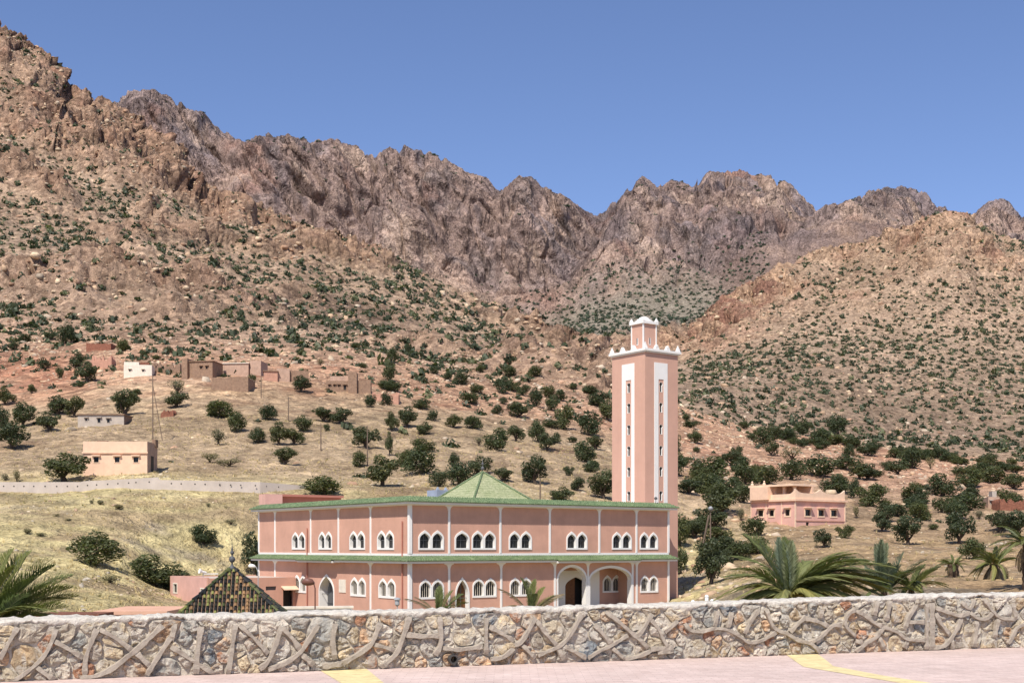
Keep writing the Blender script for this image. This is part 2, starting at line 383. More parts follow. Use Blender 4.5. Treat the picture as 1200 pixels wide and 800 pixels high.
knot(c_(127), py=tab([(-400, 577), (0, 577.5), (100, 578), (150, 573.5), (187, 573), (305, 576.5), (360, 579), (420, 583), (520, 588), (600, 600), (720, 622), (790, 648), (850, 644), (900, 640), (1000, 637), (1100, 640), (1200, 636), (1600, 632)], 14))
knot(c_(150), py=tab([(-400, 530), (0, 541), (150, 541), (300, 549), (450, 556), (600, 558), (720, 575), (800, 598), (900, 603), (1000, 610), (1100, 617), (1200, 612), (1600, 610)], 30))
knot(c_(235), py=tab([(-400, 450), (0, 470), (150, 448), (300, 449), (450, 463), (600, 490), (720, 512), (800, 537), (900, 552), (1000, 560), (1100, 570), (1200, 574), (1600, 575)], 40))
knot(tab([(-400, 330), (0, 320), (600, 320), (720, 310), (800, 285), (1200, 280)], 40),
     py=tab([(-400, 330), (0, 395), (150, 392), (300, 402), (450, 418), (600, 448), (720, 472), (800, 512), (900, 532), (1000, 545), (1100, 555), (1200, 562), (1600, 570)], 40))
knot(tab([(-400, 560), (0, 540), (300, 520), (600, 460), (720, 400), (800, 340), (1200, 335)], 40),
     py=tab([(-400, 100), (0, 215), (150, 262), (300, 318), (450, 352), (600, 405), (720, 450), (800, 492), (900, 518), (1000, 530), (1100, 542), (1200, 550), (1600, 560)], 30))
RRIDGE = [(-400, 200), (0, 250), (300, 360), (500, 410), (600, 445), (690, 450), (720, 440), (760, 428), (790, 408), (815, 388), (840, 366), (870, 342), (920, 313), (960, 292), (985, 287), (1020, 282), (1050, 268), (1080, 260), (1105, 248), (1122, 249), (1140, 262), (1170, 277), (1200, 283), (1300, 300), (1600, 330)]
RIDGE = [(-400, -200), (-60, 0), (0, 33), (25, 50), (48, 72), (58, 92), (95, 108), (130, 125), (160, 148), (190, 166), (205, 192), (225, 212), (250, 225), (275, 228), (295, 243), (350, 262), (400, 280), (440, 292), (500, 325), (560, 350), (600, 368), (650, 388), (680, 402), (720, 428), (760, 455), (800, 482), (850, 497), (900, 508), (1000, 523), (1100, 536), (1200, 546), (1600, 556)]
Y8 = tab([(-400, 900), (0, 820), (200, 780), (400, 700), (600, 600), (720, 520), (800, 430), (900, 400), (1200, 400)], 40)
knot(Y8, py=tab(RIDGE, 5))
z8 = KZ[-1]
knot(Y8+tab([(0, 100), (700, 90), (800, 60), (1200, 55)], 20), z=z8-tab([(0, 40), (600, 30), (800, 8), (1200, 5)], 20))
knot(tab([(-400, 1050), (0, 1000), (400, 860), (600, 760), (720, 680), (800, 580), (1200, 560)], 40),
     py=tab([(-400, 0), (0, 150), (300, 330), (500, 390), (600, 430), (720, 470), (800, 462), (900, 492), (1000, 512), (1100, 527), (1200, 537), (1600, 545)], 30))
knot(tab([(-400, 1200), (0, 1150), (600, 950), (720, 900), (800, 850), (1200, 850)], 40),
     py=tab([(-400, 100), (0, 200), (300, 340), (500, 400), (600, 440), (720, 455), (800, 434), (900, 410), (1000, 395), (1100, 395), (1200, 410), (1600, 420)], 25))
knot(tab([(-400, 1400), (0, 1300), (600, 1150), (800, 1080), (1200, 1120)], 40),
     py=tab(RRIDGE, 5))
knot(tab([(-400, 1600), (0, 1500), (600, 1350), (1200, 1400)], 40),
     py=tab([(-400, 240), (0, 280), (300, 330), (500, 380), (600, 412), (660, 408), (720, 402), (780, 398), (850, 385), (900, 362), (1000, 325), (1100, 300), (1200, 312), (1600, 350)], 20))
knot(tab([(-400, 1800), (0, 1790), (600, 1740), (1200, 1850)], 40),
     py=tab([(-400, 280), (140, 300), (300, 312), (400, 312), (500, 337), (600, 370), (640, 374), (680, 352), (720, 344), (760, 337), (800, 340), (850, 326), (900, 302), (1000, 287), (1100, 282), (1200, 300), (1600, 320)], 12))
SKYL = [(-400, 60), (0, 130), (120, 128), (142, 120), (165, 108), (185, 105), (205, 113), (225, 128), (240, 132), (258, 152), (275, 160), (290, 166), (310, 159), (345, 160), (372, 166), (395, 163), (425, 175), (437, 184), (455, 176), (475, 173), (500, 178), (520, 186), (545, 200), (570, 209), (585, 223), (597, 218), (607, 208), (622, 209), (645, 224), (665, 232), (690, 250), (700, 251), (722, 237), (738, 228), (745, 214), (758, 212), (770, 222), (782, 213), (800, 213), (815, 222), (822, 208), (840, 201), (870, 202), (900, 211), (925, 220), (945, 238), (958, 248), (990, 246), (1010, 232), (1040, 224), (1062, 226), (1082, 232), (1092, 246), (1115, 250), (1135, 260), (1150, 251), (1170, 245), (1182, 255), (1190, 264), (1200, 261), (1300, 270), (1600, 300)]
Y15 = tab([(-400, 2100), (0, 2050), (600, 1950), (690, 1990), (705, 2180), (850, 2230), (1000, 2300), (1200, 2300)], 8)
knot(Y15, py=tab(SKYL, 3))
knot(Y15+350, z=KZ[-1]*0.72)
knot(c_(7000), z=c_(40))
KY = np.array(KY); KZ = np.array(KZ)
NR = [10, 14, 56, 38, 34, 72, 52, 80, 84, 14, 34, 84, 88, 22, 46, 150, 12, 4]
assert len(NR) == len(KY)-1
def pchip(K):                       # derivative per knot, uniform spacing
    d = np.diff(K, axis=0); D = np.zeros_like(K)
    a, b = d[:-1], d[1:]
    D[1:-1] = np.where(a*b > 0, 2*a*b/np.where(np.abs(a+b) < 1e-9, 1, a+b), 0)
    D[0] = d[0]; D[-1] = d[-1]; return D
SK = [0, 1, 2, 3, 3.5]+list(range(4, len(KY)-1))
DY, DZ = pchip(KY), pchip(KZ)
rowsY, rowsZ, SEG = [], [], []
for k, n in enumerate(NR):
    for i in range(n + (1 if k == len(NR)-1 else 0)):
        t = i/n; h00 = 2*t**3-3*t**2+1; h10 = t**3-2*t**2+t; h01 = -2*t**3+3*t**2; h11 = t**3-t**2
        rowsY.append(h00*KY[k]+h10*DY[k]+h01*KY[k+1]+h11*DY[k+1])
        rowsZ.append(h00*KZ[k]+h10*DZ[k]+h01*KZ[k+1]+h11*DZ[k+1]); SEG.append(SK[k]+t*(SK[k+1]-SK[k]))
GY = np.array(rowsY, np.float32); GZ = np.array(rowsZ, np.float32); SEG = np.array(SEG, np.float32)
TT = ((PX-600)/F).astype(np.float32)
GX = GY*TT[None, :]
P = np.stack([GX, GY, GZ], -1); nr, nc = GY.shape
SG = np.repeat(SEG[:, None], nc, 1); PXG = np.repeat(PX[None, :].astype(np.float32), nr, 0)
def normals(P):
    du = np.gradient(P, axis=1); dv = np.gradient(P, axis=0)
    n = np.cross(du, dv); n /= np.maximum(np.linalg.norm(n, axis=-1, keepdims=True), 1e-9); return n
Nn = normals(P)
# zone weights
right = sstep(735, 800, PXG)
w_field = sstep(1.2, 2.2, SG)*(1-sstep(3.6, 4.4, SG))
w_hill = sstep(3.3, 4.3, SG)*(1-sstep(6.0, 6.8, SG)*(1-right))*(1-sstep(8.3, 9, SG))
w_lm = sstep(5.4, 6.6, SG)*(1-sstep(9, 10, SG))*(1-right)
w_rm = sstep(9.2, 10.2, SG)*(1-sstep(12.7, 13.4, SG))
w_tal = sstep(12.2, 13, SG)*(1-sstep(13.9, 14.15, SG))
w_cl = sstep(13.7, 14.15, SG)
def sub(mask): return np.nonzero(mask.ravel() > 0.002)[0]
D = np.zeros(nr*nc, np.float32); Pf = P.reshape(-1, 3)
Rk = np.zeros(nr*nc, np.float32)           # how bare and rocky
i = sub(w_field); D[i] += w_field.ravel()[i]*(0.5*fbm(Pf[i]/9, 3, 3)+0.3*ridged(Pf[i]*np.array([0.12, 0.5, 0.5], np.float32), 6, 3)+0.16*ridged(Pf[i]/2.0, 5, 3))*(1-0.6*sstep(180, 320, PXG.ravel()[i])*(1-sstep(760, 840, PXG.ravel()[i])))
i = sub(w_hill); q = Pf[i]; D[i] += w_hill.ravel()[i]*(1.4*fbm(q/30, 11, 3)+0.45*ridged(q/6, 13, 3)-0.1+0.35*fbm(q/2.2, 14, 2))
# left mountain: broken tan rock, crags towards the crest
i = sub(w_lm); q = Pf[i]; warp = 14*np.stack([fbm(q/50, 41, 2), fbm(q/50, 42, 2), fbm(q/50, 43, 2)], -1)
crag = np.clip(0.9*sstep(-0.02, 0.22, fbm(q/70, 21, 3))+0.95*sstep(7.25, 7.8, SG.ravel()[i])*(1-sstep(230, 420, PXG.ravel()[i]))
               + 0.55*sstep(7.6, 7.95, SG.ravel()[i])*sstep(-0.1, 0.15, fbm(q/40, 22, 2)), 0, 1.2)
att = 1-0.55*np.exp(-((SG.ravel()[i]-8)/0.12)**2)
D[i] += w_lm.ravel()[i]*(9*fbm(q/130, 23, 3)*att+2.2*ridged(q/22, 24, 3)+1.0*ridged(q/6, 25, 2)+crag*(14*ridged((q+warp)/42, 26, 3)-4.5+8*ridged((q+warp*0.5)/15, 27, 3)-5*sstep(0.82, 0.96, 1-np.abs(2*pnoise((q+warp)/24, 28))))*att)
Rk[i] = np.maximum(Rk[i], crag*w_lm.ravel()[i])
# right mountain
i = sub(w_rm); q = Pf[i]; warp = 18*np.stack([fbm(q/60, 51, 2), fbm(q/60, 52, 2), fbm(q/60, 53, 2)], -1)
up = sstep(11.0, 11.8, SG.ravel()[i])
crag = np.clip(up*(0.25+sstep(-0.15, 0.2, fbm(q/90, 54, 3)))+0.6*(1-sstep(840, 960, PXG.ravel()[i]))*sstep(10.9, 11.4, SG.ravel()[i]), 0, 1.2)
att = 1-0.5*np.exp(-((SG.ravel()[i]-12)/0.12)**2)
D[i] += w_rm.ravel()[i]*(14*fbm(q/180, 55, 3)*att+2.2*ridged(q/28, 56, 3)+0.8*ridged(q/8, 57, 2)+crag*(17*ridged((q+warp)/60, 58, 3)-5+9*ridged((q+warp*0.5)/20, 59, 3)-6*sstep(0.82, 0.96, 1-np.abs(2*pnoise((q+warp)/34, 60))))*att)
Rk[i] = np.maximum(Rk[i], crag*w_rm.ravel()[i])
i = sub(w_tal); q = Pf[i]; D[i] += w_tal.ravel()[i]*(12*fbm(q/120, 61, 3)+3*ridged(q/30, 62, 3))
# far cliffs: buttresses and gullies that run down to the right
i = sub(w_cl); q = Pf[i]
qa = np.stack([q[:, 0]+0.42*q[:, 2], q[:, 1]*0.8, q[:, 2]*0.42], -1)
warp = 60*np.stack([fbm(qa/200, 71, 3), fbm(qa/200, 72, 3), fbm(qa/200, 73, 3)], -1)
att = 1-0.8*np.exp(-((SG.ravel()[i]-15)/0.16)**2)
att2 = 1-0.65*np.exp(-((SG.ravel()[i]-15)/0.08)**2)
crk = lambda sc, sd: sstep(0.84, 0.97, 1-np.abs(2*pnoise((qa+warp*0.5)/sc, sd)))
qs = np.stack([q[:, 0]+0.75*q[:, 2], qa[:, 1], q[:, 2]*0.5-0.15*q[:, 0]], -1)
D[i] += w_cl.ravel()[i]*((64*ridged((qa+warp)/330, 74, 2)-18)*att+(34*ridged((qa+warp)/125, 75, 3)-9)*att+(13*ridged((qs+warp*0.5)/46, 76, 3)-3)*att2
                         + 7*ridged((qs+warp*0.3)/19, 77, 3)*att2+4.5*ridged(q/9, 78, 3)*att2-3-15*crk(120, 79)*att2-9*crk(48, 80)*att2)
Rk[i] = np.maximum(Rk[i], w_cl.ravel()[i])
NnF = Nn.reshape(-1, 3).copy(); NnF[:, 0] *= (1-0.9*w_cl.ravel())
but = np.clip(tab(SKYL, 40)-tab(SKYL, 10), -24, 24); prof = sstep(13.95, 14.35, SEG)*(1-0.75*sstep(14.75, 15.0, SEG))*(1-sstep(15.2, 15.8, SEG))
gly = np.repeat(PX[None, :], nr, 0)+26*(15-SG)*np.sign(0.5)      # gullies slant down to the right
butg = np.interp(gly.ravel(), PX, but).astype(np.float32)
D += butg*3.0*np.repeat(prof[:, None], nc, 1).ravel()*w_cl.ravel()
P = (Pf+NnF*D[:, None]).reshape(nr, nc, 3)
P[0] = np.stack([GX[0], GY[0], GZ[0]], -1)
def fit_crest(lo, hi, k, target, cols):
    """raise or lower a mountain so that its crest keeps its surveyed outline"""
    rr = (SEG >= lo) & (SEG <= hi); py = (HOR-F*(P[rr, :, 2]-EYE)/P[rr, :, 1]).min(0)
    dl = np.clip(py-target, -45, 45); fine = np.arange(PX[0], PX[-1]+1, 2.0); f = np.interp(fine, PX, dl); kk = np.exp(-0.5*(np.arange(-12, 13)*2/7.0)**2); kk /= kk.sum()
    dl = np.interp(PX, fine, np.convolve(np.pad(f, 12, mode='edge'), kk, 'valid'))*cols
    wgt = sstep(k-1, k, SEG)*(1-sstep(k+0.3, k+1, SEG))
    P[:, :, 2] += wgt[:, None]*dl[None, :]*P[:, :, 1]/F
for _ in range(2):
    fit_crest(7.3, 8.6, 8, tab(RIDGE), 1-sstep(700, 760, PX))
    fit_crest(11.3, 12.6, 12, tab(RRIDGE), sstep(790, 830, PX))
    fit_crest(14.2, 15.6, 15, tab(SKYL), sstep(60, 130, PX))
Nd = normals(P)
PYG = HOR-F*(P[..., 2]-EYE)/P[..., 1]           # projected heights, used only to find ground under a spot
PXD = 600+F*P[..., 0]/P[..., 1]
# ---- colours of soil and rock; the far cliffs also carry painted haze
Pf = P.reshape(-1, 3)
def L(r, g, b):         # sRGB 0..255 to linear
    a = np.array([r, g, b])/255.0
    return np.where(a <= 0.04045, a/12.92, ((a+0.055)/1.055)**2.4)
C = np.zeros((nr*nc, 3), np.float32)
n_big = fbm(Pf/70, 81, 4); n_mid = fbm(Pf/16, 82, 4); n_far = fbm(Pf/260, 83, 4)
def lay(col, wgt):
    global C
    wgt = np.clip(wgt, 0, 1).ravel()[:, None]; C = C*(1-wgt)+np.asarray(col, np.float32)*wgt
sg = SG.ravel(); pxf = PXD.ravel(); pyf = PYG.ravel()
straw = L(200, 183, 126); tan = L(188, 160, 121); pinksoil = L(196, 151, 117); redsoil = L(182, 118, 84); brown = L(150, 118, 86)
lay(straw, np.ones(nr*nc))
lay(tan, sstep(3.4, 4.0, sg))
lay(brown, 0.75*sstep(0.12, 0.4, n_mid)*sstep(1, 2, sg)*(1-sstep(5, 6, sg)))
lay(L(178, 150, 110), sstep(0.1, 0.3, fbm(Pf*np.array([0.12, 0.12, 1.2], np.float32), 84, 3))*0.6*(1-sstep(3.4, 4.2, sg)))
lay(L(176, 142, 104), 0.8*sstep(840, 930, pxf)*(1-sstep(3.6, 4.6, sg)))
lay(L(160, 136, 104), (1-sstep(3.45, 3.9, sg))*sstep(-0.02, 0.22, fbm(Pf*np.array([0.035, 0.13, 0.3], np.float32), 181, 4))*0.75)
lay(L(150, 138, 118), (1-sstep(3.2, 3.6, sg))*sstep(0.1, 0.3, fbm(Pf*np.array([0.1, 0.25, 0.4], np.float32), 182, 4))*0.7)
lay(pinksoil, right.ravel()*sstep(3.9, 5.0, sg)*(1-sstep(8.6, 9.2, sg)))
lay(redsoil, sstep(0.1, 0.35, n_mid)*0.55*right.ravel()*sstep(4.2, 5.0, sg)*(1-sstep(8.2, 9, sg)))
lay(pinksoil, (1-right.ravel())*sstep(4.6, 5.3, sg+0.25*n_big)*(1-sstep(6.2, 7, sg)))
lay(redsoil, (1-right.ravel())*sstep(0.0, 0.35, n_mid+0.35*np.exp(-((pxf-40)/90)**2))*0.8*np.exp(-((sg-5.4)/0.55)**2))
lm_c = L(178, 144, 112)
lay(lm_c, w_lm.ravel())
lay(L(196, 166, 130), w_lm.ravel()*sstep(0.05, 0.4, n_mid)*0.7)
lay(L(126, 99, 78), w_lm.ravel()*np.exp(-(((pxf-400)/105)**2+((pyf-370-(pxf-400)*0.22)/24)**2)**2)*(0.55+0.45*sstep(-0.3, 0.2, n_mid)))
lay(L(168, 124, 92), w_lm.ravel()*Rk*0.7)
lay(L(150, 98, 72), w_lm.ravel()*Rk*sstep(0.0, 0.35, n_mid)*0.65)
rm_c = L(180, 148, 116)
lay(rm_c, w_rm.ravel())
lay(L(150, 122, 96), w_rm.ravel()*(1-sstep(10.2, 11, sg))*0.6)
lay(L(196, 152, 112), w_rm.ravel()*Rk*0.85)
lay(L(160, 104, 80), w_rm.ravel()*Rk*sstep(0.02, 0.35, n_mid+0.25*np.exp(-((pxf-850)/60)**2))*0.75)
lay(L(138, 130, 116), w_tal.ravel())
lay(L(120, 100, 92), w_tal.ravel()*sstep(810, 870, pxf)*0.9)
cl = L(150, 119, 102)
lay(cl, w_cl.ravel())
lay(L(176, 140, 112), w_cl.ravel()*sstep(-0.05, 0.25, n_far)*0.8)
qz = np.stack([Pf[:, 0]+0.42*Pf[:, 2], Pf[:, 1], Pf[:, 2]*0.25], -1)
lay(L(128, 112, 112), w_cl.ravel()*sstep(0.0, 0.3, fbm(qz/70, 87, 4))*0.8)
lay(L(186, 152, 122), w_cl.ravel()*sstep(0.05, 0.35, fbm(qz/45, 88, 4))*0.75)
lay(L(124, 105, 102), w_cl.ravel()*sstep(-0.02, 0.3, fbm(Pf/190, 86, 4))*0.85)
lay(L(110, 98, 95), w_cl.ravel()*sstep(0.05, 0.3, n_big)*0.6)
lay(L(160, 108, 84), w_cl.ravel()*sstep(0.12, 0.4, fbm(Pf/110, 85, 4))*0.7)
C = C*(1+w_cl.ravel()[:, None]*np.array([-0.03, -0.01, 0.14], np.float32))  # mauve rock tint, with distance haze painted into the cliff colour
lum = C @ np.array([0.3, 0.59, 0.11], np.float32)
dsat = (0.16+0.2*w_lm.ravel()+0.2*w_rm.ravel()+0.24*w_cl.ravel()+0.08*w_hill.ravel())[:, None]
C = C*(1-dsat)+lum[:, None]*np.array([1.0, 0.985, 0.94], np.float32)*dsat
C *= (1-0.08*w_lm.ravel()-0.12*w_rm.ravel()-0.06*w_hill.ravel()+0.20*w_cl.ravel())[:, None]  # extra lightness on the far cliffs is painted haze
idx = np.arange(nr*nc, dtype=np.int32).reshape(nr, nc)
quads = np.stack([idx[:-1, :-1], idx[:-1, 1:], idx[1:, 1:], idx[1:, :-1]], -1).reshape(-1, 4)
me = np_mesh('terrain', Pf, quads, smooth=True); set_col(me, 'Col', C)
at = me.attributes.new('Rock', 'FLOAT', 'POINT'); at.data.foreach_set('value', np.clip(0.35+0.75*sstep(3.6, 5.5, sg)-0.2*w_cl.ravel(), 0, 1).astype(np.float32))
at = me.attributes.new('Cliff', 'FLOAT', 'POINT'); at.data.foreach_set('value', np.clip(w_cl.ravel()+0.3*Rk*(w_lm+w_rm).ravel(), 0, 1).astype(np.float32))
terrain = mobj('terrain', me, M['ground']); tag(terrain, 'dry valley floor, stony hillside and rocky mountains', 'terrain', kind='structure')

def ground_px(px, py, smin=1.0, smax=15.2):
    """world point of the nearest visible ground seen at photo pixel px,py"""
    c = int(np.clip(np.searchsorted(PX, px), 1, nc-1)); f = (px-PX[c-1])/(PX[c]-PX[c-1])
    yy = PYG[:, c-1]*(1-f)+PYG[:, c]*f
    r0 = np.searchsorted(SEG, smin); r1 = np.searchsorted(SEG, smax)
    hit = np.nonzero(yy[r0:r1] <= py)[0]
    if len(hit) == 0: r = r1-1; g = 0
    else:
        r = r0+hit[0]; g = 0 if r == 0 else (yy[r-1]-py)/max(yy[r-1]-yy[r], 1e-6)
    g = min(max(g, 0), 1); r = max(r, 1)
    a = P[r-1, c-1]*(1-f)+P[r-1, c]*f; b = P[r, c-1]*(1-f)+P[r, c]*f
    return Vector((a*(1-g)+b*g).tolist())
def ground_z(x, y):
    px = 600+F*x/y
    c = int(np.clip(np.searchsorted(PX, px), 1, nc-1)); f = (px-PX[c-1])/(PX[c]-PX[c-1])
    Yc = P[:, c-1, 1]*(1-f)+P[:, c, 1]*f; Zc = P[:, c-1, 2]*(1-f)+P[:, c, 2]*f
    return float(np.interp(y, Yc, Zc))
def ppx(px, py, Y): return Vector(((px-600)/F*Y, Y, zpy(py, Y)))

# ------------------------------------------------------------------ pavement in front of the wall
WA = math.atan(0.361); WD = Vector((math.cos(WA), math.sin(WA), 0)); W0 = Vector((0, 17.2, 0))
o = MB().add([(-30, -6, 0), (30, -6, 0), (30, 17.2+0.361*30+0.2, 0), (-30, 17.2-0.361*30+0.2, 0), (-30, -6, -0.8), (30, -6, -0.8), (30, 17.2+0.361*30+0.2, -0.8), (-30, 17.2-0.361*30+0.2, -0.8)],
              [(0, 1, 2, 3), (7, 6, 5, 4), (4, 5, 1, 0), (5, 6, 2, 1), (6, 7, 3, 2), (7, 4, 0, 3)]).build('pavement', M['paving'])
tag(o, 'pink block pavement in front of the rubble wall', 'pavement', kind='structure')
def strip(name, left, right_, label):
    n = len(left); vs = [(x, y, 0.004) for x, y in left]+[(x, y, 0.004) for x, y in right_]
    fs = [(i, n+i, n+i+1, i+1) for i in range(n-1)]
    o = MB().add(vs, [f[::-1] for f in fs]).build(name, M['yellowpave']); tag(o, label, 'paving', kind='structure')
strip('yellow_paving_stripe', [(-2.47, 16.28), (-2.0, 14.8), (-0.9, 11)], [(-1.9, 16.5), (-1.5, 14.8), (-0.35, 11)], 'straight yellow stripe of pavers crossing the pink pavement')
strip('yellow_paving_curve', [(4.05, 18.62), (3.95, 17.6), (3.88, 16.8), (4.29, 15.58), (4.56, 14.8), (5.4, 13)], [(4.55, 18.8), (4.4, 17.6), (4.3, 16.9), (4.62, 15.6), (4.92, 14.8), (5.9, 13)], 'curved yellow line of pavers on the pink pavement')

# ------------------------------------------------------------------ rubble wall with raised cement ribs
RW = empty('rubble_wall', tuple(W0), WA, 'low rubble stone wall with raised zigzag cement ribs and pale coping', 'stone wall')
def wall_sh(px, py):            # photo pixel -> (s along the wall, h)
    t = (px-600)/F; Y = 17.2/(1-0.361*t); X = t*Y
    return X/math.cos(WA), EYE-(py-HOR)*Y/F
TOPC = [(-400, 727), (0, 726), (60, 723.5), (115, 723), (200, 720.5), (300, 720), (400, 716.5), (500, 715), (600, 712.5), (700, 710), (800, 707), (900, 703.5), (1000, 700), (1050, 699.5), (1066, 696.8), (1200, 695), (1600, 690)]
ts = [wall_sh(*p) for p in TOPC]
def wtop(s): return float(np.interp(s, [a for a, b in ts], [b for a, b in ts]))
SMIN, SMAX = -11.5, 14.0
# body
ns, nh = 420, 14
vs = []; fs = []
for i_ in range(ns+1):
    s = SMIN+(SMAX-SMIN)*i_/ns; ht = wtop(s)-0.05
    for j in range(nh+1):
        h = -0.1+(ht+0.1)*j/nh
        vs.append((s, 0, h))
    vs.append((s, 0.42, ht)); vs.append((s, 0.42, -1.2))
va = np.array(vs, np.float32); m_ = np.tile(np.arange(nh+3), ns+1) <= nh
va[m_, 1] = -0.012+0.035*fbm(va[m_]*9+3, 91, 3)
k = nh+3
for i_ in range(ns):
    for j in range(k-1): fs.append((i_*k+j, (i_+1)*k+j, (i_+1)*k+j+1, i_*k+j+1))
mobj('mortar_bed', np_mesh('mortar_bed', va, np.array(fs)), M['mortar'], RW)
# coping: lumpy mortar cap
ns = 700; vs = []
for i_ in range(ns+1):
    s = SMIN+(SMAX-SMIN)*i_/ns; ht = wtop(s)
    lip = 0.06+0.02*math.sin(s*3.1)+0.018*math.sin(s*7.7+1)+rng.uniform(-0.02, 0.02)
    for y, h in ((0.0, ht-lip-0.03), (-0.045, ht-lip), (-0.058, ht-lip*0.5), (-0.05, ht-0.012), (-0.025, ht), (0.1, ht+0.012), (0.3, ht+0.008), (0.44, ht-0.02), (0.46, ht-0.12), (0.41, ht-0.14)):
        vs.append((s, y, h))
va = np.array(vs, np.float32); q = va*np.array([5, 5, 5], np.float32)
va[:, 2] += 0.03*fbm(q, 95, 3)+0.024*pnoise(va*14, 97)
va[:, 1] += 0.03*fbm(q, 96, 3)+0.03*ridged(va*9, 98, 2)-0.01
fs = [(i_*10+j, (i_+1)*10+j, (i_+1)*10+j+1, i_*10+j+1) for i_ in range(ns) for j in range(9)]
mobj('coping', np_mesh('coping', va, np.array(fs)), M['coping'], RW)
# stones: cells between seeds
STC = [1.2*np.array(q_) for q_ in [L(176, 162, 138), L(164, 152, 134), L(190, 172, 142), L(150, 148, 140), L(180, 150, 120), L(170, 126, 98), L(118, 122, 124), L(184, 176, 162), L(160, 140, 112), L(198, 186, 168)]]
STW = np.array([3, 2.2, 2.5, 1.8, 2.0, 1.2, 0.6, 2, 1.6, 2.2]); STW /= STW.sum()
seeds = []
tries = 0
while tries < 12000 and len(seeds) < 330:
    tries += 1
    s = rng.uniform(-8.0, 11.6); h = rng.uniform(0.03, wtop(s)-0.06)
    d0 = rng.choice([0.14, 0.24, 0.34, 0.44], p=[0.25, 0.2, 0.27, 0.28])
    if all((s-a)**2+((h-b)*1.2)**2 > ((d0+c)/2*0.95)**2 for a, b, c in seeds): seeds.append((s, h, d0))
def clip_poly(poly, px_, py_, nx, ny):
    out = []
    for i_ in range(len(poly)):
        a = poly[i_]; b = poly[(i_+1) % len(poly)]
        da = (a[0]-px_)*nx+(a[1]-py_)*ny; db = (b[0]-px_)*nx+(b[1]-py_)*ny
        if da <= 0: out.append(a)
        if da*db < 0: t = da/(da-db); out.append((a[0]+(b[0]-a[0])*t, a[1]+(b[1]-a[1])*t))
    return out
for s, h, r0 in seeds:
    top = wtop(s)-0.05
    poly = [(s-0.5, 0.0), (s+0.5, 0.0), (s+0.5, top), (s-0.5, top)]
    for a, b, r1 in seeds:
        d = math.hypot(a-s, b-h)
        if 0 < d < 0.9:
            f = 0.5+0.25*(r0-r1)/(r0+r1); poly = clip_poly(poly, s+(a-s)*f-(a-s)/d*0.007, h+(b-h)*f-(b-h)/d*0.007, (a-s)/d, (b-h)/d)
            if len(poly) < 3: break
    if len(poly) < 3: continue
    cx = sum(p[0] for p in poly)/len(poly); cz = sum(p[1] for p in poly)/len(poly)
    # resample by angle
    n = 15; ring = []
    for k_ in range(n):
        a = 2*math.pi*(k_+0.35*rng.uniform(-1, 1))/n; dx, dz = math.cos(a), math.sin(a); best = 1e9
        for i_ in range(len(poly)):
            (x1, z1), (x2, z2) = poly[i_], poly[(i_+1) % len(poly)]
            ex, ez = x2-x1, z2-z1; den = dx*ez-dz*ex
            if abs(den) < 1e-9: continue
            t = ((x1-cx)*ez-(z1-cz)*ex)/den; u = ((x1-cx)*dz-(z1-cz)*dx)/den
            if t > 0 and -1e-6 <= u <= 1+1e-6: best = min(best, t)
        if best > 1: best = 0.1
        jj = rng.uniform(0.93, 1.03); ring.append((dx*best*jj, dz*best*jj))
    hgt = rng.uniform(0.02, 0.045); tlx, tlz = rng.uniform(-0.25, 0.25, 2)
    vs = []
    for sc, y in ((1.0, 0.03), (0.97, -hgt*0.5), (0.84, -hgt*0.9), (0.55, -hgt*1.05), (0.28, -hgt*1.0)):
        for dx, dz in ring:
            j = rng.uniform(0.9, 1.1) if sc < 0.9 else 1.0
            vs.append([cx+dx*sc*j, y+((dx*tlx+dz*tlz)*0.5 if y < 0 else 0), cz+dz*sc*j])
    vs.append([cx, -hgt, cz])
    va2 = np.array(vs, np.float32); fr_ = va2[:, 1] < 0.02
    va2[fr_, 1] += (0.06*ridged(va2[fr_]*np.array([7, 7, 13], np.float32), 400, 3)-0.02)*-1+rng.uniform(-0.008, 0.008, fr_.sum())
    va2[fr_, 1] = np.clip(va2[fr_, 1], -0.1, 0.02); vs = [tuple(float(q_) for q_ in v) for v in va2]
    fs = [(r*n+k_, (r+1)*n+k_, (r+1)*n+(k_+1) % n, r*n+(k_+1) % n) for r in range(4) for k_ in range(n)]
    fs += [(4*n+k_, 5*n, 4*n+(k_+1) % n) for k_ in range(n)]
    fs = [f[::-1] for f in fs]
    m2 = bpy.data.meshes.new('stone'); m2.from_pydata(vs, [], fs); m2.update()
    cc = STC[rng.choice(len(STC), p=STW)]*rng.uniform(0.82, 1.15); set_col(m2, 'Col', np.tile(cc, (len(vs), 1)))
    mobj('stone', m2, M['stone'], RW)
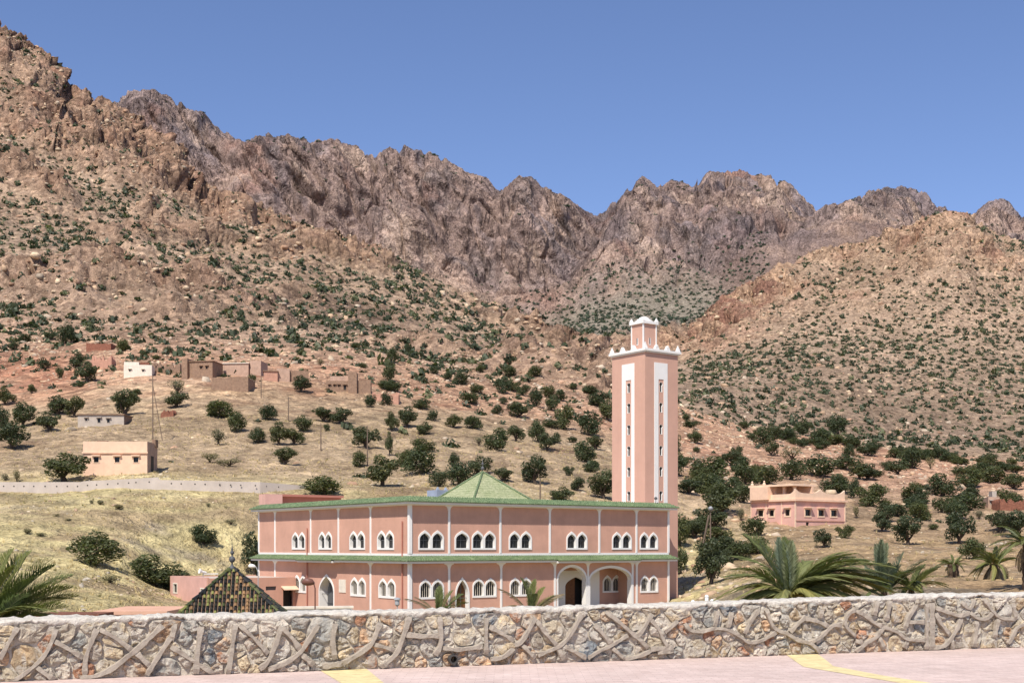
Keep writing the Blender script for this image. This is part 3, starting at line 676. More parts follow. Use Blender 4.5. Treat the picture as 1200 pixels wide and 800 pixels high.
RIBS = {(0, 700): [[(125,205),(60,320),(0,430)], [(395,220),(370,300),(320,400),(250,470),(150,550),(60,600)], [(370,295),(470,350),(585,420)], [(250,475),(330,540),(390,575)],
  [(680,215),(630,340),(598,420),(597,540)], [(700,220),(800,270),(880,330),(930,370)], [(1140,190),(1040,290),(950,370),(880,420),(800,490),(700,540),(560,570)], [(950,370),(1010,440),(1060,480)], [(1200,270),(1150,350),(1070,470),(1030,540)]],
 (200, 700): [[(30,180),(0,300)], [(0,340),(80,390),(170,450),(300,530)], [(210,200),(180,420),(175,530)], [(450,190),(425,380),(400,530)], [(480,190),(570,270),(680,390)], [(770,200),(740,310),(680,450),(620,500)],
  [(770,200),(850,280),(910,370)], [(1030,190),(960,300),(910,380),(800,460),(680,500)], [(910,390),(1000,470)], [(1150,180),(1130,300),(1150,430)], [(1200,460),(1060,480)]],
 (400, 700): [[(0,460),(120,390),(210,320),(250,210),(265,170)], [(220,325),(300,345),(370,370)], [(470,130),(430,260),(380,390),(270,490)], [(440,255),(540,270),(640,265),(690,265)], [(680,130),(690,260),(690,340),(650,400)],
  [(700,350),(800,365),(980,340)], [(1010,140),(1005,260),(1010,390)], [(1030,200),(1120,250),(1200,300)], [(1040,430),(1130,420),(1200,350)]],
 (600, 690): [[(150,200),(90,310),(50,380),(0,390)], [(160,220),(240,330),(310,400)], [(480,170),(420,280),(360,370),(300,410),(170,460)], [(60,390),(150,480)], [(310,410),(350,490)], [(340,390),(430,440),(510,480)],
  [(520,480),(600,430),(690,390),(800,320)], [(570,250),(640,330),(690,390)], [(650,160),(740,230),(820,300),(880,350),(940,410)], [(970,170),(920,260),(870,330)], [(690,410),(780,490)], [(780,490),(880,470),(960,430)],
  [(950,200),(1010,270),(1060,380),(1090,410)], [(1150,220),(1060,300)], [(960,420),(1040,410),(1120,410)], [(1120,430),(1010,440)]],
 (800, 690): [[(0,240),(30,290),(120,300),(200,270),(300,280),(390,330),(440,380),(540,360),(640,300)], [(230,150),(210,260)], [(330,160),(305,270)], [(520,140),(460,220),(420,310)],
  [(570,140),(610,260),(650,290),(720,310),(790,360),(880,375),(950,440)], [(850,190),(790,240),(740,300)], [(830,200),(920,220),(1010,260)], [(880,375),(960,330),(1030,250),(1100,250)], [(1200,140),(1140,170),(1110,250),(1200,330)], [(960,140),(950,200)]],
 (1000, 680): [[(0,210),(60,240),(130,300),(190,320)], [(150,140),(130,240)], [(240,140),(210,280)], [(190,320),(150,390),(60,440),(0,500)], [(60,440),(0,420)], [(190,320),(290,360),(350,410),(460,420),(490,410)], [(160,390),(200,480)],
  [(340,470),(360,420)], [(420,170),(360,270),(340,340)], [(360,290),(490,290)], [(495,160),(495,480)], [(530,155),(532,482)], [(560,190),(640,220),(730,250),(800,220)], [(560,230),(590,300),(660,380)],
  [(540,470),(620,460),(670,400),(720,310),(740,260)], [(800,220),(850,270),(920,270),(960,215)], [(845,280),(830,460)], [(900,130),(950,210),(1000,260),(1120,270)], [(1000,265),(970,400)], [(1200,300),(1130,320),(1070,440)],
  [(830,130),(800,210),(740,150)], [(1100,160),(1120,270)], [(670,400),(680,480)]]}
def rib(path, wd):
    """path of (s,h): flattened cement ribbon standing proud of the stones"""
    pts = []
    for i_ in range(len(path)-1):
        a, b = Vector(path[i_]), Vector(path[i_+1]); n = max(2, int((b-a).length/0.05))
        for k_ in range(n): pts.append(a.lerp(b, k_/n))
    pts.append(Vector(path[-1]))
    for _ in range(2):
        pts = [pts[0]]+[(pts[i_-1]+pts[i_]*2+pts[i_+1])/4 for i_ in range(1, len(pts)-1)]+[pts[-1]]
    vs = []; ph = rng.uniform(0, 9)
    for i_, p in enumerate(pts):
        d = (pts[min(i_+1, len(pts)-1)]-pts[max(i_-1, 0)]).normalized(); nx = Vector((-d.y, d.x))
        ww = wd*(1+0.14*math.sin(i_*0.9+ph)+0.1*math.sin(i_*2.3+ph)+rng.uniform(-0.1, 0.1)+(0.3 if i_ in (0, 1, len(pts)-1, len(pts)-2) else 0)); e = 0.8 if i_ in (0, len(pts)-1) else 1
        for u, y in ((-1.12, 0.03), (-1, -0.078), (-0.8, -0.094*e), (0.8, -0.094*e), (1, -0.078), (1.12, 0.03)):
            c = p+nx*ww*u*0.5*e; vs.append((c.x, y+rng.uniform(-0.005, 0.005), max(c.y, 0.005)))
    n = len(pts); fs = [(i_*6+k_, i_*6+k_+1, (i_+1)*6+k_+1, (i_+1)*6+k_) for i_ in range(n-1) for k_ in range(5)]
    fs += [tuple(range(5, -1, -1)), tuple(range((n-1)*6, n*6))]
    m2 = bpy.data.meshes.new('mortar_rib'); m2.from_pydata(vs, [], fs); m2.update()
    mobj('mortar_rib', m2, M['rib'], RW)
for (bx, by), paths in RIBS.items():
    for p in paths:
        rib([wall_sh(bx+x/6, by+y/6) for x, y in p], rng.uniform(0.047, 0.064) if not (bx == 1000 and p[0][0] == 530) else 0.10)
for p in RIBS[(400, 700)]: rib([wall_sh(1200+x/6, 690+y/6-10) for x, y in p], 0.068)
for p in RIBS[(200, 700)]: rib([wall_sh(-200+x/6, 704+y/6) for x, y in p], 0.068)
# drain pipe
s, h = wall_sh(527.5, 771)
pm = MB(); n = 16
ring = lambda y, r: [(s+r*math.cos(2*math.pi*k_/n), y, h+r*math.sin(2*math.pi*k_/n)) for k_ in range(n)]
vs = ring(0.05, 0.062)+ring(-0.17, 0.062)+ring(-0.17, 0.045)+ring(0.02, 0.045)
fs = [(r*n+k_, (r+1)*n+k_, (r+1)*n+(k_+1) % n, r*n+(k_+1) % n) for r in range(3) for k_ in range(n)]+[tuple(range(3*n, 4*n))]
pm.add(vs, [f[::-1] for f in fs]).build('drain_pipe', M['pvc'], RW)

# ------------------------------------------------------------------ the mosque
MA = math.atan2(14.0, 18.85)
Cn = Vector((-6.81, 84.0)); vV = Vector((math.cos(MA), math.sin(MA))); uV = Vector((-math.sin(MA), math.cos(MA)))
GZ0 = -3.5
def a_of(px, yo=0.0, base=None):       # local x on a face parallel to the front, yo behind it
    b = (Cn if base is None else base)+uV*yo; t = (px-600)/F
    return (t*b.y-b.x)/(vV.x-t*vV.y)
def b_of(px, xo=0.0, base=None):       # local y on a face parallel to the left one
    b = (Cn if base is None else base)+vV*xo; t = (px-600)/F
    return (t*b.y-b.x)/(uV.x-t*uV.y)
MW = a_of(783.5); MD = b_of(303.5)
MO = empty('mosque', (Cn.x, Cn.y, 0), MA, 'two-storey pink mosque with white trim, arched windows and green tiled eaves', 'mosque')
LR = -math.pi/2                         # rotation of parts on the left face (x_f = -b)
def arch_pts(cx, hw, zs, za, n=9, kind='keel'):
    """points from right spring over the apex to the left spring"""
    H = za-zs
    if kind == 'keel': b = [(hw, 0), (hw*1.06, 0.58*H), (hw*0.42, 0.80*H), (0, H)]
    elif kind == 'round': b = [(hw, 0), (hw*1.12, 0.62*H), (hw*0.55, 0.98*H), (0, H)]
    else: b = [(hw, 0), (hw*1.0, 0.5*H), (hw*0.5, 0.88*H), (0, H)]
    def bz(t): return tuple(sum(c*p[k_] for c, p in zip(((1-t)**3, 3*t*(1-t)**2, 3*t*t*(1-t), t**3), b)) for k_ in (0, 1))
    r = [bz(i_/n) for i_ in range(n+1)]
    return [(cx+x, zs+z) for x, z in r]+[(cx-x, zs+z) for x, z in r[-2::-1]]
def arch_loop(cx, hw, z0, zs, za, kind='keel'):
    return [(cx-hw, z0), (cx+hw, z0)]+arch_pts(cx, hw, zs, za, kind=kind)
def window(parent, rz, x0, x1, z0, z1, holes, n=2, yo=0.0, grille=False, name='window', pane='glass', depth=0.26):
    wd = x1-x0; zs = z0+(z1-z0)*0.50; fr = min(0.1, wd*0.09)
    if n == 2:
        q = wd/4
        outer = [(x0, z0), (x1, z0)]+arch_pts(x1-q, q, zs, z1)+arch_pts(x0+q, q, zs, z1)[1:]
        wl = [(x0+0.03, z0+0.03), (x1-0.03, z0+0.03)]+arch_pts(x1-q, q-0.03, zs, z1-0.05)+arch_pts(x0+q, q-0.03, zs, z1-0.05)
        inn = [arch_loop(c, q-fr, z0+fr*1.3, zs, z1-fr*1.9) for c in (x0+q, x1-q)]
    else:
        q = wd/2; c = (x0+x1)/2
        outer = arch_loop(c, q, z0, zs, z1); wl = arch_loop(c, q-0.03, z0+0.03, zs, z1-0.05)
        inn = [arch_loop(c, q-fr*1.1, z0+fr*1.3, zs, z1-fr*1.9)]
    holes.append(wl)
    o = mobj(name, shape_mesh(name, [outer]+inn, yo-0.05, yo+depth), M['white'], parent, rz)
    b = MB().box(x0+0.02, x1-0.02, yo+depth-0.05, yo+depth-0.01, z0+0.02, z1-0.1); b.build('pane', M[pane], o)
    if grille:
        g = MB()
        for lo, hi in ([(x0, x0+wd/2), (x0+wd/2, x1)] if n == 2 else [(x0, x1)]):
            for k_ in range(1, 6):
                xx = lo+(hi-lo)*k_/6; g.box(xx-0.012, xx+0.012, yo+0.08, yo+0.1, z0+0.06, z1-0.2)
        g.build('grille', M['limewash'], o)
    else:
        g = MB()
        for lo, hi in ([(x0, x0+wd/2), (x0+wd/2, x1)] if n == 2 else [(x0, x1)]):
            xx = (lo+hi)/2; g.box(xx-0.02, xx+0.02, yo+0.17, yo+0.2, z0+0.05, z1-0.12); g.box(lo+0.07, hi-0.07, yo+0.171, yo+0.199, zs-0.02, zs+0.02)
        g.build('casement', M['greydoor'], o)
    return o
ZU = (1.37, 2.70); ZL = (-1.93, -0.58)     # window sill and tip, upper and lower floor
ZE = 4.42; ZB = 0.47                        # underside of the two eaves
# --- front (right-hand) face
fh_u, fh_l = [], []
for p0, p1, n in ((490, 520, 2), (532.5, 550, 1), (552.5, 580.8, 2), (596, 623, 2), (663.5, 688, 2), (717, 740, 2), (749.5, 770.8, 2)):
    window(MO, 0, a_of(p0), a_of(p1), *ZU, fh_u, n)
for p0, p1 in ((491, 520), (553.5, 581.5), (597, 623), (750, 771)):
    window(MO, 0, a_of(p0), a_of(p1), *ZL, fh_l, 2, grille=True)
# single door arch
window(MO, 0, a_of(533), a_of(550), -3.35, -0.5, fh_l, 1, name='door', pane='wood', depth=0.4)
# porch openings
pa, pb, pc, pd = a_of(653.5), a_of(686.5), a_of(691), a_of(739.5)
A1 = arch_loop((pa+pb)/2, (pb-pa)/2, -3.45, -1.1, 0.16, 'round'); A2 = arch_loop((pc+pd)/2, (pd-pc)/2, -3.45, -1.1, 0.06, 'round')
fh_l += [A1, A2]
TH = 0.3
mobj('upper_wall', shape_mesh('upper_wall', [[(0, 0.6), (MW, 0.6), (MW, 4.85), (0, 4.85)]]+fh_u, 0, TH), M['pink'], MO)
mobj('lower_wall', shape_mesh('lower_wall', [[(0, GZ0), (MW, GZ0), (MW, 0.6), (0, 0.6)]]+fh_l, 0, TH), M['pink'], MO)
for lp, hw in ((A1, 0.13), (A2, 0.13)):
    xs = [p[0] for p in lp]; c = (min(xs)+max(xs))/2; h_ = (max(xs)-min(xs))/2; top = max(p[1] for p in lp)
    ou = arch_loop(c, h_+hw*0.55, -3.45, -1.1, top+hw, 'round'); inn = arch_loop(c, h_-0.05, -3.6, -1.1, top-0.06, 'round')
    nO = len(ou); ring = ou[1:]+[ou[0]]; rin = inn[1:]+[inn[0]]
    # ring as a strip (open at the bottom)
    m_ = MB(); vs = [(x, y, z) for y in (-0.05, 0.42) for pts in (ring, rin) for x, z in pts]; n = len(ring); fs = []
    for i_ in range(n-1):
        fs += [(i_, i_+1, n+i_+1, n+i_), (2*n+i_, 3*n+i_, 3*n+i_+1, 2*n+i_+1), (n+i_, n+i_+1, 3*n+i_+1, 3*n+i_), (i_, 2*n+i_, 2*n+i_+1, i_+1)]
    m_.add(vs, fs).build('porch_arch', M['white'], MO)
# porch inside: back wall, side walls, ceiling, door
PB = 1.9; ba, bb_ = pa-0.5, pd+0.35
bh = []
window(MO, 0, a_of(706, PB), a_of(727.5, PB), *ZL, bh, 2, yo=PB, grille=True)
d0, d1 = a_of(661.5, PB), a_of(688, PB)
dl = arch_loop((d0+d1)/2, (d1-d0)/2, GZ0+0.02, -1.5, -0.62, 'keel'); bh.append(dl)
mobj('porch_back_wall', shape_mesh('porch_back_wall', [[(ba, GZ0), (bb_+3.2, GZ0), (bb_+3.2, 0.3), (ba, 0.3)]]+bh, PB, PB+0.25), M['pink'], MO)
sur = [(d0-1.4, GZ0+0.05), (d1+1.2, GZ0+0.05), (d1+1.2, -0.2), (d0-1.4, -0.2)]
mobj('door_surround', shape_mesh('door_surround', [sur, arch_loop((d0+d1)/2, (d1-d0)/2-0.04, GZ0+0.06, -1.5, -0.68, 'keel')], PB-0.04, PB+0.2), M['white'], MO)
dm = (d0+d1)/2
MB().box(d0, dm-0.02, PB+0.12, PB+0.17, GZ0, -0.7).build('door_leaf', M['wood'], MO)
MB().box(d0-0.3, d1+0.5, PB+0.9, PB+0.95, GZ0, 0.2).build('entrance_hall', M['dark'], MO)
MB().box(ba-0.1, ba, TH+0.01, PB, GZ0, 0.3).build('porch_side_wall', M['pink'], MO); MB().box(bb_, bb_+0.15, TH+0.01, PB, GZ0, 0.3).build('porch_side_wall', M['pink'], MO)
MB().box(ba-0.1, bb_+0.15, TH+0.01, PB+0.2, 0.3, 0.4).build('porch_ceiling', M['white'], MO)
# --- left face (x_f = -b)
lh_u, lh_l = [], []
xf = lambda px: -b_of(px)
for p0, p1 in ((342.5, 358), (373.7, 389.3), (410, 428), (442.5, 462)):
    window(MO, LR, xf(p0), xf(p1), *ZU, lh_u, 2)
for p0, p1 in ((344.5, 359), (411, 429), (444, 464)):
    window(MO, LR, xf(p0), xf(p1), *ZL, lh_l, 2, grille=True)
dd = xf(374), xf(392)
window(MO, LR, dd[0], dd[1], -3.4, -0.42, lh_l, 1, name='door', pane='greydoor', depth=0.7)
mobj('upper_wall', shape_mesh('upper_wall', [[(-MD, 0.6), (-TH-0.01, 0.6), (-TH-0.01, 4.85), (-MD, 4.85)]]+lh_u, 0, TH), M['pink'], MO, LR)
mobj('lower_wall', shape_mesh('lower_wall', [[(-MD, GZ0), (-TH-0.01, GZ0), (-TH-0.01, 0.6), (-MD, 0.6)]]+lh_l, 0, TH), M['pink'], MO, LR)
x0, x1 = xf(397.6), xf(405.4)
MB().box(x0, x1, -0.04, 0.05, -1.72, -0.78).build('wall_plaque', M['limewash'], MO, LR)
# hidden sides and roof
MB().box(MW-TH, MW, TH+0.01, MD, GZ0, 4.85).box(TH+0.01, MW-TH-0.01, MD-TH, MD, GZ0, 4.85).build('rear_wall', M['pink'], MO)
MB().box(0.31, MW-0.31, 0.31, MD-0.31, 4.6, 4.75).build('roof_slab', M['concrete'], MO)
MB().box(0.31, MW-0.31, PB+1.1, MD-0.31, 0.45, 0.6).build('floor_slab', M['concrete'], MO)
# eaves
def eave(parent, rz, x0, x1, zb, rise, ov, mit=(True, True), yo=0.0):
    e0 = ov if mit[0] else 0; e1 = ov if mit[1] else 0
    f = MB()      # white fascia under the tiles
    f.add([(x0-e0*0.8, yo-ov*0.8, zb), (x1+e1*0.8, yo-ov*0.8, zb), (x1, yo+0.02, zb), (x0, yo+0.02, zb), (x0-e0*0.8, yo-ov*0.8, zb+0.14), (x1+e1*0.8, yo-ov*0.8, zb+0.14), (x1, yo+0.02, zb+0.14), (x0, yo+0.02, zb+0.14)],
          [(3,2,1,0),(4,5,6,7),(0,1,5,4),(1,2,6,5),(2,3,7,6),(3,0,4,7)])
    o = f.build('eave', M['white'], parent, rz)
    z0 = zb+0.145; t = MB()
    t.add([(x0-e0, yo-ov, z0), (x1+e1, yo-ov, z0), (x1, yo+0.05, z0+rise), (x0, yo+0.05, z0+rise), (x0-e0, yo-ov, z0+0.05), (x1+e1, yo-ov, z0+0.05), (x1, yo+0.05, z0+rise+0.04), (x0, yo+0.05, z0+rise+0.04)],
          [(3,2,1,0),(4,5,6,7),(0,1,5,4),(1,2,6,5),(2,3,7,6),(3,0,4,7)])
    n = int((x1-x0+e0+e1)/0.2); sl = (ov+0.05)
    for k_ in range(n):
        x = x0-e0+0.1+k_*0.2; r = 0.07
        y1 = 0.05
        if x < x0: y1 = 0.05-sl*(x0-x)/max(e0, 1e-3)
        if x > x1: y1 = 0.05-sl*(x-x1)/max(e1, 1e-3)
        pr = []
        for (y, rr) in ((-ov-0.03, r*1.1), ((y1-ov)/2, r*1.1), ((y1-ov)/2+0.01, r*0.85), (y1, r*0.9)):
            z = z0+0.05+rise*(y+ov)/sl
            for a in range(5):
                an = math.pi*a/4; pr.append((x+rr*math.cos(an), yo+y, z+rr*math.sin(an)*0.9-0.01+rng.uniform(-0.006, 0.006)))
        fs = [(s_*5+a, s_*5+a+1, (s_+1)*5+a+1, (s_+1)*5+a) for s_ in range(3) for a in range(4)]+[(4, 3, 2, 1, 0)]
        t.add(pr, fs)
    tag(t.build('tile_row', M['tile'], o), kind='stuff')
    return o
eave(MO, 0, 0, MW, ZE, 0.34, 0.6); eave(MO, LR, -MD, 0, ZE, 0.34, 0.6)
xp0, xp1 = a_of(650), a_of(742)
eave(MO, 0, 0, xp0-0.25, ZB, 0.34, 0.6, (True, False)); eave(MO, 0, xp0-0.25, xp1+0.1, ZB-0.06, 0.38, 0.84, (False, False)); eave(MO, 0, xp1+0.1, MW, ZB, 0.34, 0.6, (False, True))
xq0, xq1 = xf(357), xf(398)
eave(MO, LR, -MD, xq0, ZB, 0.34, 0.6, (True, False)); eave(MO, LR, xq0, xq1, ZB-0.05, 0.37, 0.8, (False, False)); eave(MO, LR, xq1, 0, ZB, 0.34, 0.6, (False, True))
# white band along the top of the lower eave
MB().box(-0.03, MW, -0.045, 0.0, ZB+0.5, ZB+0.66).build('white_band', M['white'], MO); MB().box(-MD, 0.03, -0.046, 0.0, ZB+0.5, ZB+0.66).build('white_band', M['white'], MO, LR)
# pilasters with curved brackets
def pilaster(rz, x, z0, z1, wd=0.16, yo=0.0, br=True, left=True, right_=True):
    m_ = MB().box(x-wd/2, x+wd/2, yo-0.06, yo+0.02, z0, z1)
    if br:
        for sgn, on in ((-1, left), (1, right_)):
            if not on: continue
            pts = [(x+sgn*wd/2, z1-0.42), (x+sgn*(wd/2+0.04), z1-0.24), (x+sgn*(wd/2+0.13), z1-0.12), (x+sgn*(wd/2+0.3), z1-0.06), (x+sgn*(wd/2+0.3), z1), (x+sgn*wd/2, z1)]
            m_.prism(pts if sgn > 0 else pts[::-1], yo-0.055, yo+0.015)
    m_.build('pilaster', M['white'], MO, rz)
    return m_
for px in (526, 586, 644, 702, 745.5): pilaster(0, a_of(px), ZB+0.66, ZE)
for px in (526, 587, 650, 688.8, 741, 745.8): pilaster(0, a_of(px), GZ0, ZB-0.01)
for px in (322.7, 364.5, 397, 434.7): pilaster(LR, xf(px), ZB+0.66, ZE)
for px in (322.7, 434.7): pilaster(LR, xf(px), GZ0, ZB-0.01)
for z0, z1 in ((GZ0, ZB-0.01), (ZB+0.66, ZE)):
    MB().box(-0.07, 0.16, -0.07, 0.02, z0, z1).box(-0.07, 0.02, 0.02, 0.16, z0, z1).build('corner_pilaster', M['white'], MO)
    MB().box(MW-0.14, MW+0.05, -0.06, 0.02, z0, z1).build('corner_pilaster', M['white'], MO)
    MB().box(-0.06, 0.02, MD-0.14, MD+0.05, z0, z1).build('corner_pilaster', M['white'], MO)
# white cornice strip under the upper eave, rain pipes
MB().box(-0.04, MW, -0.04, 0.005, ZE-0.07, ZE).build('cornice', M['white'], MO); MB().box(-MD, 0.04, -0.041, 0.005, ZE-0.07, ZE).build('cornice', M['white'], MO, LR)
for px, z0, z1 in ((361, -3.3, 3.0), (472.5, -3.3, 3.3)):
    MB().tube([(xf(px), -0.09, z0), (xf(px), -0.09, z1)], 0.045, 8).build('rain_pipe', M['redwall'], MO, LR)
# roof-top: pyramid roof, stair head, vent box
ac = Vector((ppx(565.5, 600, 100.5).x, 100.5)); rel = ac-Cn; ax, ay = rel.dot(vV), rel.dot(uV); hb = 3.35; az = zpy(553, 100.5)
pt = MB(); zb_ = 4.76
crs = 14       # stepped tile courses, each course a little proud of the next
for k_ in range(crs):
    h0 = hb*(1-k_/crs)+0.03; h1 = hb*(1-(k_+1)/crs)+0.0
    pt.frustum(ax, ay, zb_+(az-zb_)*k_/crs, zb_+(az-zb_)*(k_+1)/crs, h0, h0, max(h1, 0.01), max(h1, 0.01))
pr = pt.build('pyramid_roof', M['domtile'], MO)
for sx, sy in ((-1, -1), (1, -1), (1, 1), (-1, 1)):
    MB().tube([(ax+sx*(hb+0.02), ay+sy*(hb+0.02), zb_+0.05), (ax, ay, az+0.04)], 0.09, 6).build('ridge_tiles', M['tile'], pr)
MB().lathe([(0.03, az-0.1), (0.03, az+0.15), (0.12, az+0.2), (0.15, az+0.3), (0.1, az+0.42), (0.03, az+0.46), (0.03, az+0.55), (0.1, az+0.6), (0.1, az+0.7), (0.03, az+0.78), (0.02, az+1.1), (0.005, az+1.15)], ax, ay, 10).build('finial', M['greydoor'], pr, smooth=True)
yb0 = MD-5.5
def on_roof(px, yo): return a_of(px, yo)
sa, sb, sc_ = on_roof(311, 21.9), on_roof(331, 21.9), on_roof(403, 21.9)
MB().box(sa, sb, 21.9, 23.1, 4.75, 5.83).build('stair_head', M['pink_light'], MO)
MB().box(sb, sc_, 22.4, 23.1, 4.75, 5.67).build('stair_head_wall', M['redwall'], MO)
MB().box(sb+0.01, sc_, 21.92, 23.15, 5.67, 5.85).build('stair_head_slab', M['redwall'], MO)
va_, vb_ = on_roof(512, 15.5), on_roof(534, 15.5)
vb = MB().box(va_, vb_, 15.5, 17.0, 4.75, 6.25)
for k_ in range(3): x = va_+(vb_-va_)*(k_*0.42+0.02); vb.frustum(x+0.12, 15.62, 6.25, 6.5, 0.13, 0.12, 0.03, 0.03)
vb.build('vent_house', M['bluegrey'], MO)
# small lamp and camera on the eave end
k_ = a_of(768); MB().lathe([(0.02, 4.95), (0.02, 5.2), (0.12, 5.22), (0.13, 5.34), (0.05, 5.42)], k_, -0.05, 10).build('eave_lamp', M['greydoor'], MO)

# ------------------------------------------------------------------ minaret
rr_ = Vector((12.05, 98.0))+uV*1.5
tR = (794.3-600)/F; aR = (tR*rr_.y-rr_.x)/(vV.x-tR*vV.y); Mr = rr_+vV*aR
tN = (756-600)/F; sN = (Mr.x-tN*Mr.y)/(vV.x-tN*vV.y); Nc = Mr-vV*sN
tL = (717.3-600)/F; sL = (tL*Nc.y-Nc.x)/(uV.x-tL*uV.y)
SX, SY = sN, sL
MI = empty('minaret', (Nc.x, Nc.y, 0), MA, 'tall square pink minaret with white panels and a small lantern on top', 'minaret')
zt = zpy(412, Nc.y)
ma = lambda px: a_of(px, 0, Nc); mb_ = lambda px: -b_of(px, 0, Nc)
def keyhole(cx, hw, z0, z1):
    zm = z0+(z1-z0)*0.58; n = 8
    r = hw*1.12; pts = [(cx-hw*0.8, z0), (cx+hw*0.8, z0), (cx+hw*0.8, zm)]
    for k_ in range(n+1):
        a = -0.5+(math.pi+1.0)*k_/n; pts.append((cx+r*math.cos(a), zm+(z1-zm)*0.48+(z1-zm)*0.5*math.sin(a)))
    return pts+[(cx-hw*0.8, zm)]
for face, (p0, p1, q0, q1), rz, fx, size in (('front', (766.6, 782, 771.4, 777.6), 0, ma, SX), ('left', (729, 743.6, 733.6, 740), LR, mb_, SY)):
    X0, X1, I0, I1 = fx(p0), fx(p1), fx(q0), fx(q1)
    xa, xb = (0, size) if rz == 0 else (-size, -0.3)
    wh = []
    for yc in (452.5, 476.5, 502, 527, 551.5, 580):
        zc = zpy(yc, Nc.y+0.8); cx = (I0+I1)/2; hw = (I1-I0)*0.3
        wh.append(keyhole(cx, hw, zc-0.42, zc+0.36))
    mobj('shaft_wall', shape_mesh('shaft_wall', [[(xa, GZ0), (xb, GZ0), (xb, zt), (xa, zt)]]+[[(cx_+(x-cx_)*1.0, z) for x, z in w_] for w_ in wh for cx_ in [0]], 0, 0.3), M['minaret_pink'], MI, rz)
    zp1 = zpy(423, Nc.y); zi = zpy(442.5, Nc.y); zp0 = zpy(640, Nc.y)
    mobj('white_panel', shape_mesh('white_panel', [[(X0, zp0), (I0, zp0), (I0, zi), (I1, zi), (I1, zp0), (X1, zp0), (X1, zp1), (X0, zp1)]], -0.035, 0.01), M['white'], MI, rz)
    for lp in wh:
        c = sum(x for x, z in lp)/len(lp); zc = sum(z for x, z in lp)/len(lp)
        big = [(c+(x-c)*1.03, zc+(z-zc)*1.02) for x, z in lp]; sm_ = [(c+(x-c)*0.93, zc+(z-zc)*0.975) for x, z in lp]
        o = mobj('slit_window', shape_mesh('slit_window', [big, sm_], -0.012, 0.11), M['white'], MI, rz)
        xs = [x for x, z in lp]; zs = [z for x, z in lp]
        MB().box(min(xs)-0.05, max(xs)+0.05, 0.1, 0.15, min(zs)-0.05, max(zs)+0.05).build('pane', M['dark'], o, 0)
MB().box(SX-0.3, SX, 0.301, SY, GZ0, zt).box(0.3, SX-0.301, SY-0.3, SY, GZ0, zt).build('shaft_wall', M['minaret_pink'], MI)
ov = 0.2
MB().box(-ov*0.5, SX+ov*0.5, -ov*0.5, SY+ov*0.5, zt, zt+0.1).box(-ov, SX+ov, -ov, SY+ov, zt+0.1, zt+0.281).build('cornice', M['white'], MI)
def merlon(x, y, z, wd=0.36, ht=0.5, flat=None):
    m_ = MB()
    for k_, (a, b) in enumerate(((1.0, 0.0), (0.74, 0.28), (0.5, 0.52), (0.26, 0.74))):
        hh = wd*a; t = b+(0.28 if k_ == 0 else 0.26); ex, ey = (hh, 0.12) if flat == 'x' else ((0.12, hh) if flat == 'y' else (hh, hh))
        m_.frustum(x, y, z+ht*b, z+ht*min(t, 1.0)+0.001*k_, ex, ey, ex*0.85, ey*0.85)
    return m_
for x, y in ((0, 0), (SX, 0), (0, SY), (SX, SY)): merlon(x, y, zt+0.28, 0.15, 0.5).build('merlon', M['white'], MI)
for k_ in (1, 2):
    f = k_/3
    for x, y, fl in ((SX*f, -0.02, 'x'), (SX*f, SY+0.02, 'x'), (-0.02, SY*f, 'y'), (SX+0.02, SY*f, 'y')): merlon(x, y, zt+0.28, 0.25, 0.38, fl).build('merlon', M['white'], MI)
# lantern
lc = (SX/2-0.1, SY/2); dLan = Nc+vV*lc[0]+uV*lc[1]; lw = 0.68
zl1 = zpy(381, dLan.y)
LA = MB().box(lc[0]-lw, lc[0]+lw, lc[1]-lw, lc[1]+lw, zt+0.28, zl1).build('lantern', M['minaret_pink'], MI)
for sx, sy in ((-1, -1), (1, -1), (-1, 1), (1, 1)): MB().box(lc[0]+sx*lw-0.05, lc[0]+sx*lw+0.05, lc[1]+sy*lw-0.05, lc[1]+sy*lw+0.05, zt+0.28, zl1-0.001).build('corner_pilaster', M['white'], LA)
for k_, (x, y) in enumerate(((lc[0]+0.0, lc[1]-lw), (lc[0]-lw, lc[1]))):
    zz = zt+0.85
    MB().box(x-0.09, x+0.09, y-0.03, y+0.03, zz, zz+0.55).build('slit_window', M['white'], LA) if k_ == 0 else MB().box(x-0.03, x+0.03, y-0.09, y+0.09, zz, zz+0.55).build('slit_window', M['white'], LA)
    MB().box(x-0.07, x+0.03, y-0.036, y+0.03, zz+0.06, zz+0.55).build('pane', M['dark'], LA) if k_ == 0 else MB().box(x-0.036, x+0.03, y-0.03, y+0.07, zz+0.06, zz+0.55).build('pane', M['dark'], LA)
MB().box(lc[0]-lw-0.14, lc[0]+lw+0.14, lc[1]-lw-0.14, lc[1]+lw+0.14, zl1, zl1+0.2).build('lantern_cornice', M['white'], LA)
MB().lathe([(0.74, zl1+0.19), (0.72, zl1+0.3), (0.58, zl1+0.33), (0.56, zl1+0.44), (0.42, zl1+0.48), (0.36, zl1+0.58), (0.22, zl1+0.64), (0.08, zl1+0.67)], lc[0], lc[1], 16).build('dome', M['white'], LA)
for sx, sy in ((-1, -1), (1, -1), (-1, 1), (1, 1)): merlon(lc[0]+sx*(lw+0.02), lc[1]+sy*(lw+0.02), zl1+0.2, 0.13, 0.32).build('merlon', M['white'], LA)

